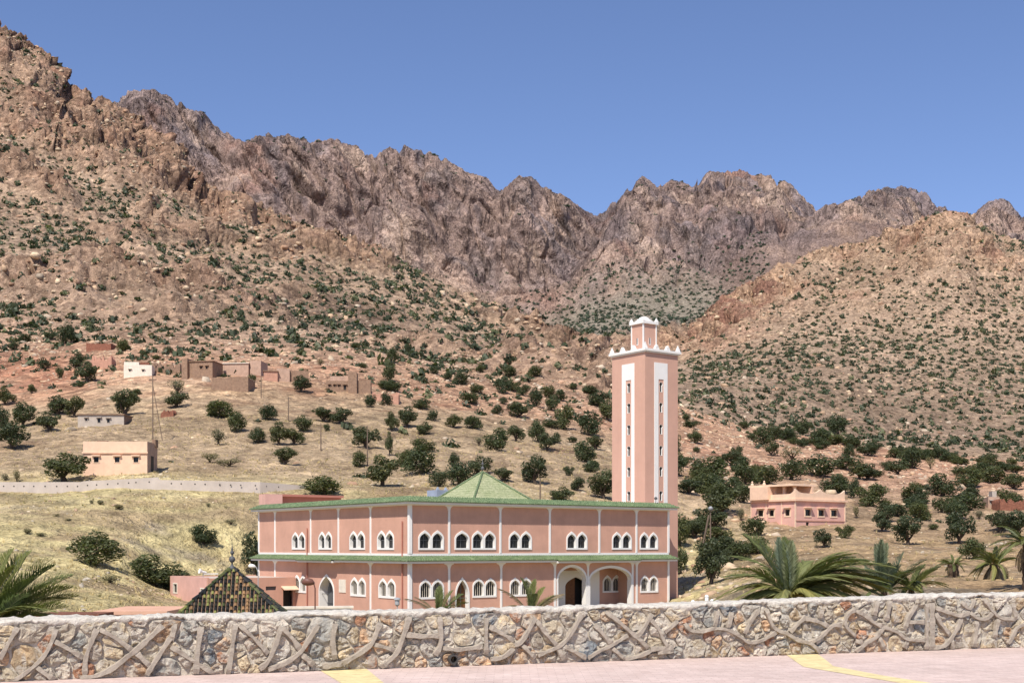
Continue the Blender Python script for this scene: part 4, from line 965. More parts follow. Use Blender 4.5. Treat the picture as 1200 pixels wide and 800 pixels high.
# ------------------------------------------------------------------ annex beside the mosque
AN = empty('annex', (Cn.x, Cn.y, 0), MA, 'low flat-roofed pink annex joined to the side of the mosque', 'annex')
ab0 = b_of(347); ax0 = a_of(243.5, ab0); ab1 = b_of(200.5, ax0)
ah = []
lf = lambda px: -(b_of(px, ax0))
def sq(x0, x1, z0, z1): return [(x0, z0), (x1, z0), (x1, z1), (x0, z1)]
h1 = sq(lf(203.2), lf(207.8), -2.0, -1.25); h2 = sq(lf(235), lf(239), -2.05, -1.5)
o = mobj('side_wall', shape_mesh('side_wall', [sq(-ab1, -ab0-0.2, GZ0, -0.68), h1, h2], ax0, ax0+0.2), M['pink_light'], AN, LR)
for hh in (h1, h2):
    xs = [p[0] for p in hh]; zs = [p[1] for p in hh]
    wv = mobj('window', shape_mesh('window', [sq(min(xs)-0.04, max(xs)+0.04, min(zs)-0.04, max(zs)+0.04), sq(min(xs)+0.05, max(xs)-0.05, min(zs)+0.05, max(zs)-0.05)], ax0-0.03, ax0+0.15), M['limewash'], AN, LR)
    MB().box(min(xs), max(xs), ax0+0.1, ax0+0.14, min(zs), max(zs)).build('pane', M['glass'], wv)
fa = lambda px: a_of(px, ab0)
dr = sq(fa(331.8), fa(343.5), GZ0+0.1, -1.75); vt = sq(fa(311.5), fa(323.8), -1.72, -1.42)
mobj('front_wall', shape_mesh('front_wall', [sq(ax0, 0.0, GZ0, -0.75), dr, vt], ab0, ab0+0.2), M['pink'], AN)
MB().box(dr[0][0], dr[1][0], ab0+0.5, ab0+0.55, GZ0, -1.7).build('door', M['dark'], AN)
MB().box(vt[0][0], vt[1][0], ab0+0.12, ab0+0.15, -1.72, -1.42).build('vent', M['greydoor'], AN)
MB().add([(fa(329.5), ab0-0.55, -1.72), (fa(347), ab0-0.55, -1.72), (fa(347), ab0, -1.5), (fa(329.5), ab0, -1.5), (fa(329.5), ab0-0.55, -1.66), (fa(347), ab0-0.55, -1.66), (fa(347), ab0, -1.42), (fa(329.5), ab0, -1.42)],
         [(3,2,1,0),(4,5,6,7),(0,1,5,4),(1,2,6,5),(2,3,7,6),(3,0,4,7)]).build('canopy', M['peach'], AN)
MB().box(ax0+0.2, 0.0, ab0+0.21, ab1, -0.86, -0.78).build('roof', M['concrete'], AN)
MB().box(ax0, 0.0, ab1-0.01, ab1+0.2, GZ0, -0.7).build('rear_wall', M['pink'], AN)
# loudspeaker horn and rail on the annex roof
sp = Cn+vV*a_of(238, ab0+3)+uV*(ab0+3)
LS = empty('loudspeaker', (sp.x, sp.y, -0.8), MA, 'small white loudspeaker horn on the annex roof', 'loudspeaker')
MB().tube([(0, 0, 0), (0, 0, 0.5)], 0.03, 6).build('stand', M['metal'], LS); MB().tube([(0.25, 0, 0.42), (-0.1, 0, 0.5), (-0.3, 0, 0.55)], [0.07, 0.1, 0.2], 10).build('horn', M['white'], LS)
MB().box(0.05, 1.2, -0.03, 0.03, 0.28, 0.36).build('rail', M['white'], LS)

# ------------------------------------------------------------------ kiosk with the old tiled roof
KY_ = 34.0; kc = ppx(272, 665, KY_); khw = 62/F*KY_*1.42; kz0 = kc.z-(khw*0.93)
KI = empty('kiosk', (kc.x, kc.y, 0), R(9), 'small kiosk with pyramid roof of dark and yellow-green old tiles', 'kiosk')
MB().box(-khw*0.8, khw*0.8, -khw*0.8, khw*0.8, ground_z(kc.x, kc.y)-0.4, kz0+0.2).build('body', M['pink'], KI)
MB().frustum(0, 0, kz0, kc.z-0.02, khw*1.0, khw*1.0, 0.02, 0.02).build('roof', M['adobe'], KI)
KC = [L(36, 36, 32), L(52, 48, 40), L(30, 32, 28), L(126, 124, 70), L(90, 92, 54), L(140, 108, 74), L(66, 72, 42), L(160, 152, 96), L(44, 40, 36)]; KP = np.array([3, 2.4, 2, 1.3, 1.4, 1.2, 1.5, 0.6, 2]); KP /= KP.sum()
for face in range(4):
    V, Fc, Cc = [], [], []; pitch = 0.1; n = int(khw*2/pitch); hgt = kc.z-kz0
    for k_ in range(n):
        x = -khw+(k_+0.5)*2*khw/n; ymax = 1-abs(x)/khw     # slope fraction to the hip
        rowc = KC[rng.choice(len(KC), p=KP)]
        L_ = ymax; nt_ = max(1, int(L_*khw*1.37/0.14))
        for j in range(nt_):
            t0 = L_*j/nt_; t1 = min(L_*(j+1.25)/nt_, 1.0); base = len(V)
            cc = (rowc if rng.random() < 0.35 else KC[rng.choice(len(KC), p=KP)])*rng.uniform(0.8, 1.2)
            for t, rr, lift in ((t0, 0.04, 0.035), (t1, 0.032, 0.01)):
                for a in range(5):
                    an = math.pi*a/4
                    V.append((x+rr*math.cos(an), -khw*(1-t)-0.01-lift*0.7-rr*math.sin(an)*0.7, kz0+hgt*t+lift*0.7+rr*math.sin(an)*0.7+rng.uniform(-0.006, 0.006))); Cc.append(cc)
            Fc += [(base+a, base+a+1, base+5+a+1, base+5+a) for a in range(4)]
    m2 = np_mesh('roof_tiles', np.array(V), np.array(Fc)); set_col(m2, 'Col', np.array(Cc))
    tag(mobj('roof_tiles', m2, M['kiosktile'], KI, face*math.pi/2), kind='stuff')
for sx, sy in ((-1, -1), (1, -1), (1, 1), (-1, 1)):
    hm = MB(); nh_ = 13
    for j in range(nh_):
        f0, f1 = j/nh_, (j+1.15)/nh_; q0 = (sx*khw*(1-f0), sy*khw*(1-f0), kz0+(kc.z-kz0)*f0+0.05); q1 = (sx*khw*max(1-f1, 0), sy*khw*max(1-f1, 0), kz0+(kc.z-kz0)*min(f1, 1)+0.035); hm.tube([q0, q1], [0.05+rng.uniform(-0.008, 0.008), 0.036], 6)
    ho = hm.build('hip_tiles', M['kiosktile'], KI); cc = np.repeat(np.array([KC[rng.choice(len(KC), p=KP)] for _ in range(nh_)]), 12, 0); set_col(ho.data, 'Col', cc); tag(ho, kind='stuff')
z = kc.z
MB().lathe([(0.09, z-0.08), (0.1, z+0.02), (0.03, z+0.06), (0.022, z+0.14), (0.065, z+0.17), (0.085, z+0.23), (0.065, z+0.29), (0.02, z+0.32), (0.02, z+0.36), (0.05, z+0.39), (0.05, z+0.43), (0.015, z+0.47), (0.03, z+0.5), (0.01, z+0.55), (0.004, z+0.64)], 0, 0, 12).build('finial', M['greydoor'], KI, smooth=True)

# ------------------------------------------------------------------ small things behind the wall
def slab_block(name, px0, px1, pyt, Y, depth, mat, label, cat, zlow=-3.0):
    a = ppx(px0, pyt, Y); b = ppx(px1, pyt, Y)
    m_ = MB(); m_.box(-(b.x-a.x)/2, (b.x-a.x)/2, 0, depth, zlow, a.z-0.12)
    e = empty(name, ((a.x+b.x)/2, Y, 0), 0, label, cat); m_.build('wall', mat, e)
    MB().box(-(b.x-a.x)/2-0.15, (b.x-a.x)/2+0.15, -0.15, depth+0.15, a.z-0.12, a.z).build('roof', mat, e); return e
slab_block('low_shed', 116, 192, 715.5, 44, 3.5, M['terra'], 'low shed with a flat terracotta roof just behind the wall', 'shed')
slab_block('brick_shed', 50, 112, 719.0, 40, 1.2, M['redstone'], 'low red-brown brick shed edge beside the left palm', 'shed')
e = empty('low_white_wall', tuple(ppx(372, 712, 58))[:2]+(0,), R(12), 'low white garden wall between the kiosk and the mosque', 'wall')
MB().box(-1.55, 1.6, 0, 0.25, -3.2, zpy(712, 58)-0.02).build('wall', M['white'], e); MB().box(-1.6, 1.65, -0.06, 0.31, zpy(712, 58)-0.02, zpy(712, 58)+0.08).build('coping', M['limewash'], e)
for px, pyt, hpx, wpx in ((812, 702.5, 6, 4.6), (828.2, 696.5, 11, 4.8), (834.5, 701.5, 6, 4.6), (777, 706, 4, 5), (752, 706.5, 4, 5)):
    Y = 52; p = ppx(px, pyt, Y); r = wpx/2/F*Y; gz = ground_z(p.x, Y)
    o = empty('white_post', (p.x, p.y, gz), 0, 'small white round-topped post on the grass near the foot of the minaret', 'post', 'white posts beyond the wall')
    H = p.z-gz; MB().lathe([(r*1.1, -0.1), (r*1.1, 0.1), (r*0.9, 0.15), (r*0.9, H-r*1.3)], 0, 0, 10).build('shaft', M['post'], o)
    MB().lathe([(r*0.9, H-r*1.3), (r, H-r), (r*0.85, H-r*0.5), (r*0.5, H-r*0.12), (r*0.1, H)], 0, 0, 10).build('cap', M['post'], o, smooth=True)
def street_lamp(px, pyt, Y, kind, label):
    p = ppx(px, pyt, Y); gz = ground_z(p.x, Y); H = p.z-gz
    e = empty('street_lamp', (p.x, p.y, gz), 0, label, 'street lamp')
    if kind == 'brown':
        MB().tube([(0.22, 0, -0.2), (0.22, 0, H-0.2), (0.18, 0, H-0.05), (0.05, 0, H)], 0.025, 8).build('pole', M['rust'], e)
        MB().tube([(0.2, 0, H-0.02), (0.1, 0, H+0.02), (-0.1, 0, H+0.05), (-0.25, 0, H-0.0)], [0.03, 0.12, 0.16, 0.05], 10).build('lamp_head', M['rust'], e, smooth=True)
    elif kind == 'white':
        MB().tube([(0.3, 0, -0.2), (0.3, 0, H-0.4), (0.2, 0, H-0.1), (0, 0, H)], 0.03, 8).build('pole', M['metal'], e)
        MB().tube([(0.15, 0, H-0.05), (0, 0, H), (-0.2, 0, H+0.02), (-0.32, 0, H)], [0.05, 0.12, 0.15, 0.05], 10).build('lamp_head', M['white'], e, smooth=True)
    else:
        MB().tube([(0, 0, -0.2), (0, 0, H-0.25)], 0.02, 8).build('pole', M['metal'], e)
        MB().lathe([(0.04, H-0.3), (0.09, H-0.24), (0.09, H-0.08), (0.13, H-0.06), (0.12, H), (0.03, H+0.03)], 0, 0, 12).build('lamp_head', M['metal'], e)
    return e
street_lamp(362, 682.5, 45, 'brown', 'brown drooping lamp head on a thin bent pole before the mosque door')
street_lamp(297, 663, 80, 'white', 'white street lamp head on a bent pole behind the annex roof')
street_lamp(465.5, 700.5, 48, 'grey', 'small grey garden lamp on a post below the mosque corner')

# ------------------------------------------------------------------ houses on the hill
def block_house(name, loc, rz, W_, D_, H_, mat, label, cat='house', roofm='adobe', wins=(), door=None, parapet=0.0, pm=None, ledge=None, wm='limewash', base=2.5, roof_edge=None, winm='glass'):
    """box house: front along +x from 0..W_ facing -y; wins (x,z,w,h) in metres"""
    e = empty(name, loc, rz, label, cat)
    holes = [sq(x-w_/2, x+w_/2, z, z+h) for x, z, w_, h in wins]
    if door: holes.append(sq(door[0], door[1], -0.1, door[2]))
    mobj('wall', shape_mesh('wall', [sq(0, W_, -base, H_)]+holes, 0, 0.25), mat, e)
    MB().box(0, 0.25, 0.251, D_, -base, H_).build('wall', mat, e); MB().box(W_-0.25, W_, 0.251, D_, -base, H_).build('wall', mat if pm is None else pm, e)
    MB().box(0.251, W_-0.251, D_-0.25, D_, -base, H_).build('wall', mat, e)
    MB().box(0.1, W_-0.1, 0.1, D_-0.1, H_-0.45-parapet, H_-0.3-parapet).build('roof', M[roofm], e)
    for (x, z, w_, h) in wins:
        f = mobj('window', shape_mesh('window', [sq(x-w_/2-0.08, x+w_/2+0.08, z-0.08, z+h+0.08), sq(x-w_/2, x+w_/2, z, z+h)], -0.04, 0.12), M[wm], e)
        MB().box(x-w_/2-0.02, x+w_/2+0.02, 0.1, 0.14, z-0.02, z+h+0.02).build('pane', M[winm], f)
        MB().box(x-w_/2-0.2, x+w_/2+0.2, -0.28, 0.0, z+h+0.09, z+h+0.19).build('lintel', M[wm], f)
    if door: MB().box(door[0], door[1], 0.15, 0.2, -0.1, door[2]).build('door', M['dark'], e)
    if ledge: MB().box(-0.1, W_+0.1, -0.16, -0.002, ledge, ledge+0.16).build('ledge', mat, e)
    if roof_edge: MB().box(-0.15, W_+0.15, -0.2, D_+0.15, H_, H_+0.15).build('roof_edge', M[roof_edge], e)
    return e
def at(px, py): g = ground_px(px, py, 2.2); return g
def scale_at(g): return g.y/F
# peach house by the long wall
g = at(98, 557); k = scale_at(g); W_ = 75*k; H_ = 40*k
e = block_house('peach_house', tuple(g), 0, W_, 3.9, H_, M['peach'], 'peach flat-roofed house with three small windows above the long concrete wall', wins=[((16-0.5)*k, 15.5*k, 5.6*k, 6.2*k), (40*k, 15.5*k, 5.6*k, 6.2*k), (62*k, 15.5*k, 5.6*k, 6.2*k)], ledge=26*k, wm='peach2', base=2.0, pm=M['adobe_pale'])  # right side wall darker and browner: its shade is put into the colour
MB().box(0.5, 1.6, 3.0, 3.6, H_-0.4, H_+0.35).build('brick_stub', M['adobe'], e); MB().box(W_-0.3, W_+0.1, 2.8, 3.88, H_-0.4, H_+0.45).build('brick_stub', M['adobe'], e)
MB().box(W_-0.02, W_+0.03, 1.4, 2.4, 0, 2.2).build('side_door', M['dark'], e)
# grey low house
g = at(91, 501); k = scale_at(g)
block_house('grey_house', tuple(g), 0, 54*k, 4, 15*k, M['greywall'], 'long low grey house with dark flat roof edge below the white house', wins=[(10*k, 8*k, 2.2*k, 3*k), (25*k, 6*k, 3.4*k, 5*k), (36*k, 6*k, 3.2*k, 4.5*k)], roof_edge='adobe', wm='greywall', pm=M['adobe'])
# white house
g = at(145, 443); k = scale_at(g)
e = block_house('white_house', tuple(g), R(8), 32*k, 4.5, 16*k, M['limewash'], 'small whitewashed house among the brown ruins', wins=[(7*k, 8*k, 2*k, 2.4*k), (22*k, 8*k, 2*k, 2.4*k)], roofm='redstone')
MB().box(0, 17*k, 0.3, 2.5, 16*k-0.3, 19.5*k).build('parapet', M['limewash'], e); MB().box(18*k, 28*k, 1, 3, 16*k-0.3, 20*k).build('upper_room', M['redstone'], e)
def ruin(px, py, wpx, hpx, D_, mat, label, rz=0, teeth=5, low=0.45, name='ruined_house', cat='ruin', base=2.0, holes=0):
    g = at(px, py); k = scale_at(g); W_ = wpx*k; H_ = hpx*k*0.85
    e = empty(name, tuple(g), rz, label, cat)
    def jag(W2, hmax):
        xs = np.linspace(0, W2, teeth*2+1); pts = [(W2, -base), (0, -base)][::-1]
        pts = [(0, -base), (W2, -base)]+[(x, hmax*rng.uniform(low, 1.0)) for x in xs[::-1]]
        return pts
    hl = []
    for _ in range(holes): x = rng.uniform(0.2, 0.8)*W_; hl.append(sq(x-0.3, x+0.3, 0.15*H_, 0.15*H_+0.4*H_*low))
    mobj('wall', shape_mesh('wall', [jag(W_, H_)]+hl[:1], 0, 0.5), mat, e)
    mobj('wall', shape_mesh('wall', [jag(W_, H_*1.05)], D_-0.5, D_), mat, e)
    o = mobj('wall', shape_mesh('wall', [jag(D_-1.1, H_)], 0, 0.5), mat, e, math.pi/2); o.location = (0.5, 0.55, 0)
    o = mobj('wall', shape_mesh('wall', [jag(D_-1.1, H_)], 0, 0.5), mat, e, math.pi/2); o.location = (W_, 0.55, 0)
    return e
ruin(101, 412, 29, 13, 4, M['redstone'], 'square red-brown ruined tower on the rocky knoll', low=0.8, teeth=4)
ruin(107, 432, 24, 20, 3, M['adobe_pink'], 'crumbling pink rubble wall below the ruined tower', low=0.5, teeth=6)
ruin(178, 437, 33, 17, 5, M['adobe'], 'roofless brown ruin with broken walls beside the white house', low=0.25, teeth=7, holes=1)
def adobe(px, py, wpx, hpx, D_, mat, label, rz=0, wins=(), edge='adobe', pm=None, extra=()):
    g = at(px, py); k = scale_at(g)
    e = block_house('adobe_house', tuple(g), rz, wpx*k, D_, hpx*k*0.86, mat, label, wins=[(x*k, z*k*0.86, w_*k, h*k*0.86) for x, z, w_, h in wins], roof_edge=edge, wm='adobe', winm='dark', pm=pm, base=3.0)
    for (x0, x1, y0, y1, z1, mt) in extra: MB().box(x0*k, x1*k, y0, y1, -3, z1*k*0.86).build('wing', M[mt], e)
    return e
adobe(215, 443, 36, 22, 5, M['adobe'], 'brown adobe house with a flat roof and small dark openings', R(-10), wins=[(22, 12, 2.5, 3.5), (29, 12, 2.5, 3.5)], extra=[(0, 7, -0.8, 3, 26, 'adobe')])
ruin(248, 457, 43, 19, 6, M['adobe'], 'broad brown stone retaining block under the pale adobe house', low=0.88, teeth=6, name='stone_block')
adobe(262, 440, 30, 16, 5, M['adobe_pale'], 'pale adobe house standing above the broad stone block', R(-6), edge='limewash', extra=[(31, 44, 0.5, 5, 20, 'adobe_pale')])
adobe(309, 446, 16, 13, 4, M['adobe_pink'], 'pink plastered adobe house at the end of the row', R(10), extra=[(15, 30, 0.6, 5, 18, 'adobe_pale'), (29, 52, 1.2, 5, 16, 'adobe')], edge='adobe', wins=())
g = adobe(382, 458, 27, 14, 5, M['adobe'], 'brown adobe compound with a square tower alone on the slope', R(4), wins=[(4, 6, 1.8, 2.4), (10, 6, 1.8, 2.4), (15, 6, 1.8, 2.4), (22, 2, 3, 6)], edge=None,
          extra=[(26, 36, -0.5, 4, 26, 'adobe'), (36.05, 52, 0.2, 4.5, 15, 'adobe'), (4, 25.9, 1.6, 4.8, 22, 'adobe_pale')])
ruin(436, 468, 31, 11, 2.5, M['adobe_pink'], 'long low crumbling mud wall right of the adobe compound', low=0.35, teeth=8, name='mud_wall', cat='wall')
ruin(188, 489, 15, 11, 2.2, M['redstone'], 'small red-brown sheepfold with jagged walls', low=0.3, teeth=6, name='stone_fold', cat='wall')
# rose house on the right
hr = at(932, 617.5); k = scale_at(hr)
RH = empty('rose_house', tuple(hr), MA, 'rose-pink house with a peach scalloped parapet and roof terrace', 'house')
hb2 = Vector((hr.x, hr.y))
fW = a_of(990, 0, hb2); lD = b_of(880, 0, hb2); Hs = 31*k; pk = k
fx2 = lambda px: a_of(px, 0, hb2); lx2 = lambda px: -b_of(px, 0, hb2)
def rh_wins(rz, spans, z0, z1):
    hl = []
    for a, b in spans:
        hl.append(sq(a, b, z0, z1))
        f = mobj('window', shape_mesh('window', [sq(a-0.16, b+0.16, z0-0.16, z1+0.16), sq(a, b, z0, z1)], -0.05, 0.15), M['peach2'], RH, rz)
        MB().box(a-0.02, b+0.02, 0.12, 0.16, z0-0.02, z1+0.02).build('pane', M['glass'], f)
        MB().box(a-0.22, b+0.22, -0.4, 0.0, z1+0.17, z1+0.26).build('awning', M['peach2'], f)
    return hl
z0w, z1w = 13.8*k, 21.0*k
h_f = rh_wins(0, [(fx2(943.5), fx2(949.5)), (fx2(959), fx2(965)), (fx2(973.8), fx2(980))], z0w, z1w)
h_l = rh_wins(LR, [(lx2(889), lx2(894.5)), (lx2(902), lx2(907)), (lx2(920.5), lx2(925.5))], z0w, z1w)
dr = sq(fx2(944.5), fx2(948), 0.05, 6.2*k)
mobj('wall', shape_mesh('wall', [sq(0, fW, -3, Hs)]+h_f+[dr], 0, 0.25), M['rosehouse'], RH)
MB().box(dr[0][0], dr[1][0], 0.1, 0.15, 0, 6.2*k).build('cellar_door', M['dark'], RH)
mobj('wall', shape_mesh('wall', [sq(-lD, -0.251, -3, Hs)]+h_l, 0, 0.25), M['rosehouse'], RH, LR)
MB().box(fW-0.25, fW, 0.251, lD, -3, Hs).box(0.251, fW-0.251, lD-0.25, lD, -3, Hs).build('wall', M['rosehouse'], RH)
MB().box(0.1, fW-0.1, 0.1, lD-0.1, Hs-0.3, Hs-0.05).build('roof_slab', M['peach'], RH)
MB().box(-0.02, fW, -0.07, -0.002, 7.4*k, 8.2*k).build('string_course', M['adobe_pink'], RH)
for x in (0.0, fW): MB().box(x-0.09, x+0.09, -0.05, 0.05, -2, Hs).build('corner_strip', M['peach2'], RH)
for px in (880.3, 898, 916): MB().box(lx2(px)-0.06, lx2(px)+0.06, -0.05, 0.05, -2, Hs).build('corner_strip', M['peach2'], RH, LR)
MB().box(-0.25, fW+0.25, -0.25, 0.05, Hs, Hs+0.22).build('cornice', M['peach'], RH); MB().box(-lD-0.2, -0.06, -0.25, 0.05, Hs+0.001, Hs+0.219).build('cornice', M['peach'], RH, LR)
def scallop(x0, x1, z0, hl, hp, ends):
    n = 40; pts = []
    for i_ in range(n+1):
        x = x0+(x1-x0)*i_/n; t = i_/n; v = 0
        for c, w_ in ends: v = max(v, math.exp(-abs((t-c)/w_)**1.3))
        pts.append((x, z0+hl+hp*v))
    return [(x0, z0), (x1, z0)]+pts[::-1]
mobj('parapet', shape_mesh('parapet', [scallop(0.0, fW, Hs+0.22, 7*k, 5*k, [(0, 0.06), (0.5, 0.07), (1.0, 0.06)])], 0, 0.2), M['peach2'], RH)
mobj('parapet', shape_mesh('parapet', [scallop(lx2(902), -0.21, Hs+0.221, 6*k, 4*k, [(1.0, 0.08)])], 0, 0.2), M['peach2'], RH, LR)
# upper storey at the left end: arch room plus roofed terrace
zr0, zr1 = Hs+0.22, Hs+0.22+15.5*k
a0, a1 = lx2(880.3), lx2(901)
mobj('upper_room', shape_mesh('upper_room', [sq(a0, a1, zr0, zr1), arch_loop((lx2(884)+lx2(896))/2, (lx2(896)-lx2(884))/2, zr0+0.25, zr0+4*k, zr0+10.8*k, 'round')], 0.0, 0.25), M['rosehouse'], RH, LR)
MB().box(a0+0.1, a1-0.1, 0.5, 0.55, zr0+0.02, zr1-0.1).build('arch_back', M['adobe'], RH, LR)
MB().box(a0, a1, 0.56, 3.4, zr0, zr1-0.01).build('upper_room', M['rosehouse'], RH, LR)
for px in (903, 914, 926): MB().box(lx2(px)-0.14, lx2(px)+0.14, 0.6, 0.88, zr0, zr1).build('pillar', M['peach2'], RH, LR)
MB().box(a1, lx2(932)-0.1, 2.9, 3.15, zr0, zr1-0.02).build('terrace_wall', M['peach'], RH, LR)
MB().box(a0-0.25, -0.15, -0.2, 3.6, zr1, zr1+0.22).build('terrace_roof', M['peach2'], RH, LR)
MB().box(-0.5, 5.0, 3.6, lD-0.3, zr0, zr1-0.02).build('terrace_room', M['peach'], RH); MB().box(-0.12, 5.2, 3.45, lD, zr1+0.001, zr1+0.2).build('terrace_room_roof', M['peach2'], RH)
for px in (881.5, 895.5): MB().lathe([(0.18, zr1+0.22), (0.2, zr1+0.34), (0.08, zr1+0.5), (0.12, zr1+0.6), (0.02, zr1+0.75)], -0.0, -lx2(px)*1.0, 10).build('finial', M['peach2'], RH)
# small block hut on the far right
g = at(1158, 595); k = scale_at(g)
block_house('block_hut', tuple(g), R(-5), 13*k, 3.2, 13*k, M['adobe_pale'], 'small square hut with one dark window beside the red earth bank', wins=[(4*k, 5*k, 2.2*k, 3*k)], wm='greywall', pm=M['adobe_pink'])
MB().box(6*k, 11*k, 0.6, 2.2, 13*k-0.4, 20*k).build('rooftop_box', M['greywall'], bpy.data.objects['block_hut'])
ruin(1172, 598, 40, 17, 3, M['redstone'], 'crumbling red earth bank beside the small hut', low=0.5, teeth=9, name='earth_bank', cat='earth bank')

# long concrete boundary wall across the slope
BWP = [(-70, 577.5, 564), (0, 577.5, 564.5), (95, 578, 564.5), (98, 577, 563.5), (150, 573, 561), (184.5, 572, 558.8), (187, 572.5, 562), (240, 574, 563), (305, 576, 564.5), (360, 578, 569), (420, 581, 573), (520, 585, 577)]
BW = empty('boundary_wall', tuple(at(150, 573)), 0, 'long pale concrete boundary wall running across the hillside', 'wall')
org = BW.location.copy(); pts = []
for i_, (px, pyb, pyt) in enumerate(BWP):
    Y = 126+max(0, px-300)*0.05; p = ppx(px, pyb, Y); pts.append((p, zpy(pyt, Y)))
for i_ in range(len(pts)-1):
    (a, za), (b, zb2) = pts[i_], pts[i_+1]
    d = Vector((b.x-a.x, b.y-a.y, 0)); n = Vector((-d.y, d.x, 0)).normalized()*0.25
    vs = []
    for q_, zz in ((a, za), (b, zb2)):
        for off in (0, 1):
            for zv in (q_.z-3.0, zz): v = q_+n*off-org; vs.append((v.x, v.y, zv-org.z))
    MB().add(vs, [(0, 4, 5, 1), (2, 3, 7, 6), (1, 5, 7, 3), (0, 2, 6, 4), (0, 1, 3, 2), (4, 6, 7, 5)]).build('wall_panel', M['concrete'], BW)
for px in list(range(5, 180, 12))+list(range(200, 400, 14)):
    py = np.interp(px, [b[0] for b in BWP], [b[2]+(b[1]-b[2])*0.38 for b in BWP]); Y = 126+max(0, px-300)*0.05
    p = ppx(px+rng.uniform(-2, 2), py, Y)-org; MB().tube([(p.x, p.y+0.02, p.z), (p.x, p.y-0.012, p.z)], 0.075, 8).build('weep_hole', M['dark'], BW)

# utility poles
def pole(px, pyb, pyt, label, kind='cross', Y=None):
    g = at(px, pyb) if Y is None else ppx(px, pyb, Y)
    if Y is not None: g.z = ground_z(g.x, Y)
    H = zpy(pyt, g.y)-g.z
    e = empty('utility_pole', tuple(g), 0, label, 'utility pole')
    MB().tube([(0, 0, -0.5), (0, 0, H)], [0.09, 0.06], 8).build('pole', M['polewood'], e)
    if kind == 'cross': MB().box(-0.5, 0.5, -0.06, 0.06, H-0.55, H-0.42).build('crossarm', M['polewood'], e)
    if kind == 'stay': MB().tube([(0, 0, H*0.86), (1.35, 0, -0.3)], 0.05, 6).build('stay', M['polewood'], e); MB().box(-0.5, 0.5, -0.06, 0.06, H-0.6, H-0.45).build('crossarm', M['polewood'], e)
    if kind == 'lamp':
        MB().tube([(-1.0, 0.3, -0.3), (-0.15, 0, H-0.5)], 0.09, 8).build('stay', M['polewood'], e)
        MB().tube([(0, 0, H-0.1), (0, -0.1, H+0.15), (0, -0.3, H+0.25)], [0.12, 0.24, 0.1], 8).build('lamp_head', M['metal'], e, smooth=True)
    return e
pole(179, 516, 440, 'tall wooden utility pole with a leaning stay behind the peach house', 'stay')
pole(338, 494, 465, 'thin wooden utility pole on the slope below the end adobe row', 'plain')
pole(376, 528, 496, 'short wooden utility pole on bare ground between the round trees', 'plain')
pole(430.5, 545, 499, 'wooden utility pole standing in front of a tree above the mosque', 'plain')
pole(306, 466, 440, 'utility pole close beside the stone block of the ruins', 'plain')
pole(633, 600, 560, 'dark utility pole rising from behind the mosque eave', 'plain', Y=125)
pole(833, 655, 597, 'wooden lamp pole with a stay among dark trees right of the minaret', 'lamp')

# ------------------------------------------------------------------ trees
def crown_mesh(name, seed, lobes, nleaf, lsize, col, spread=0.25, flat=0.0):
    """lobes: (cx,cy,cz,rx,ry,rz); many small leaf faces through each lobe"""
    r = np.random.default_rng(seed); V = []; Cc = []
    vol = np.array([l[3]*l[4]+l[4]*l[5]+l[3]*l[5] for l in lobes]); nn = (nleaf*vol/vol.sum()).astype(int)
    for l, n in zip(lobes, nn):
        d = r.normal(size=(n, 3)); d /= np.linalg.norm(d, axis=1, keepdims=True)
        lump = 1+0.22*pnoise(d*2.3+seed*3.1, seed)+0.12*pnoise(d*5.5+seed, seed+5)
        rad = (r.uniform(0.25, 1.0, n)**0.38)*lump*np.where(r.uniform(size=n) < 0.1, r.uniform(1.0, 1.16, n), 1)
        c = np.array(l[:3])+d*rad[:, None]*np.array(l[3:6])
        nrm = d+r.normal(size=(n, 3))*0.75; nrm /= np.linalg.norm(nrm, axis=1, keepdims=True)
        t = np.cross(nrm, r.normal(size=(n, 3))); t /= np.linalg.norm(t, axis=1, keepdims=True); b = np.cross(nrm, t)
        s = lsize*r.uniform(0.6, 1.35, n)[:, None]; e = r.uniform(0.45, 0.8, n)[:, None]
        V.append(np.stack([c-t*s, c-b*s*e, c+t*s, c+b*s*e], 1).reshape(-1, 3))
        tone = r.uniform(0.85, 1.15)*r.uniform(0.72, 1.3, n); cc = np.asarray(col)[None, :]*tone[:, None]
        yel = r.uniform(size=n) < 0.07; cc[yel] = cc[yel]*np.array([1.7, 1.4, 1.1])
        Cc.append(np.repeat(cc, 4, 0))
    V = np.concatenate(V); Cc = np.concatenate(Cc); V[:, 2] = np.maximum(V[:, 2], 0.0)
    me = np_mesh(name, V, np.arange(len(V)).reshape(-1, 4)); set_col(me, 'Col', Cc); me.materials.append(M['leaf']); return me
def trunk_mesh(name, seed, ht, limbs, spread):
    r = np.random.default_rng(seed); m_ = MB()
    lean = r.uniform(-0.06, 0.06, 2); top = (lean[0], lean[1], ht)
    m_.tube([(0, 0, -0.12), (lean[0]*0.2, lean[1]*0.2, ht*0.3), (lean[0]*0.7, lean[1]*0.7, ht*0.7), top], [0.075, 0.055, 0.05, 0.045], 7)
    for k_ in range(limbs):
        a = 2*math.pi*(k_+r.uniform(-0.3, 0.3))/limbs; q_ = r.uniform(0.6, 1.0)*spread
        m_.tube([(lean[0]*0.6, lean[1]*0.6, ht*0.62), (math.cos(a)*q_*0.5+lean[0], math.sin(a)*q_*0.5+lean[1], ht*1.25), (math.cos(a)*q_, math.sin(a)*q_, ht*1.25+0.3*r.uniform(0.5, 1.1))], [0.04, 0.03, 0.012], 6)
    me = bpy.data.meshes.new(name); me.from_pydata([tuple(v) for v in m_.v], [], m_.f); me.update(); me.materials.append(M['bark']); return me
GR = np.array([0.068, 0.080, 0.038])
PROTO = {'t': [], 'b': [], 'g': []}
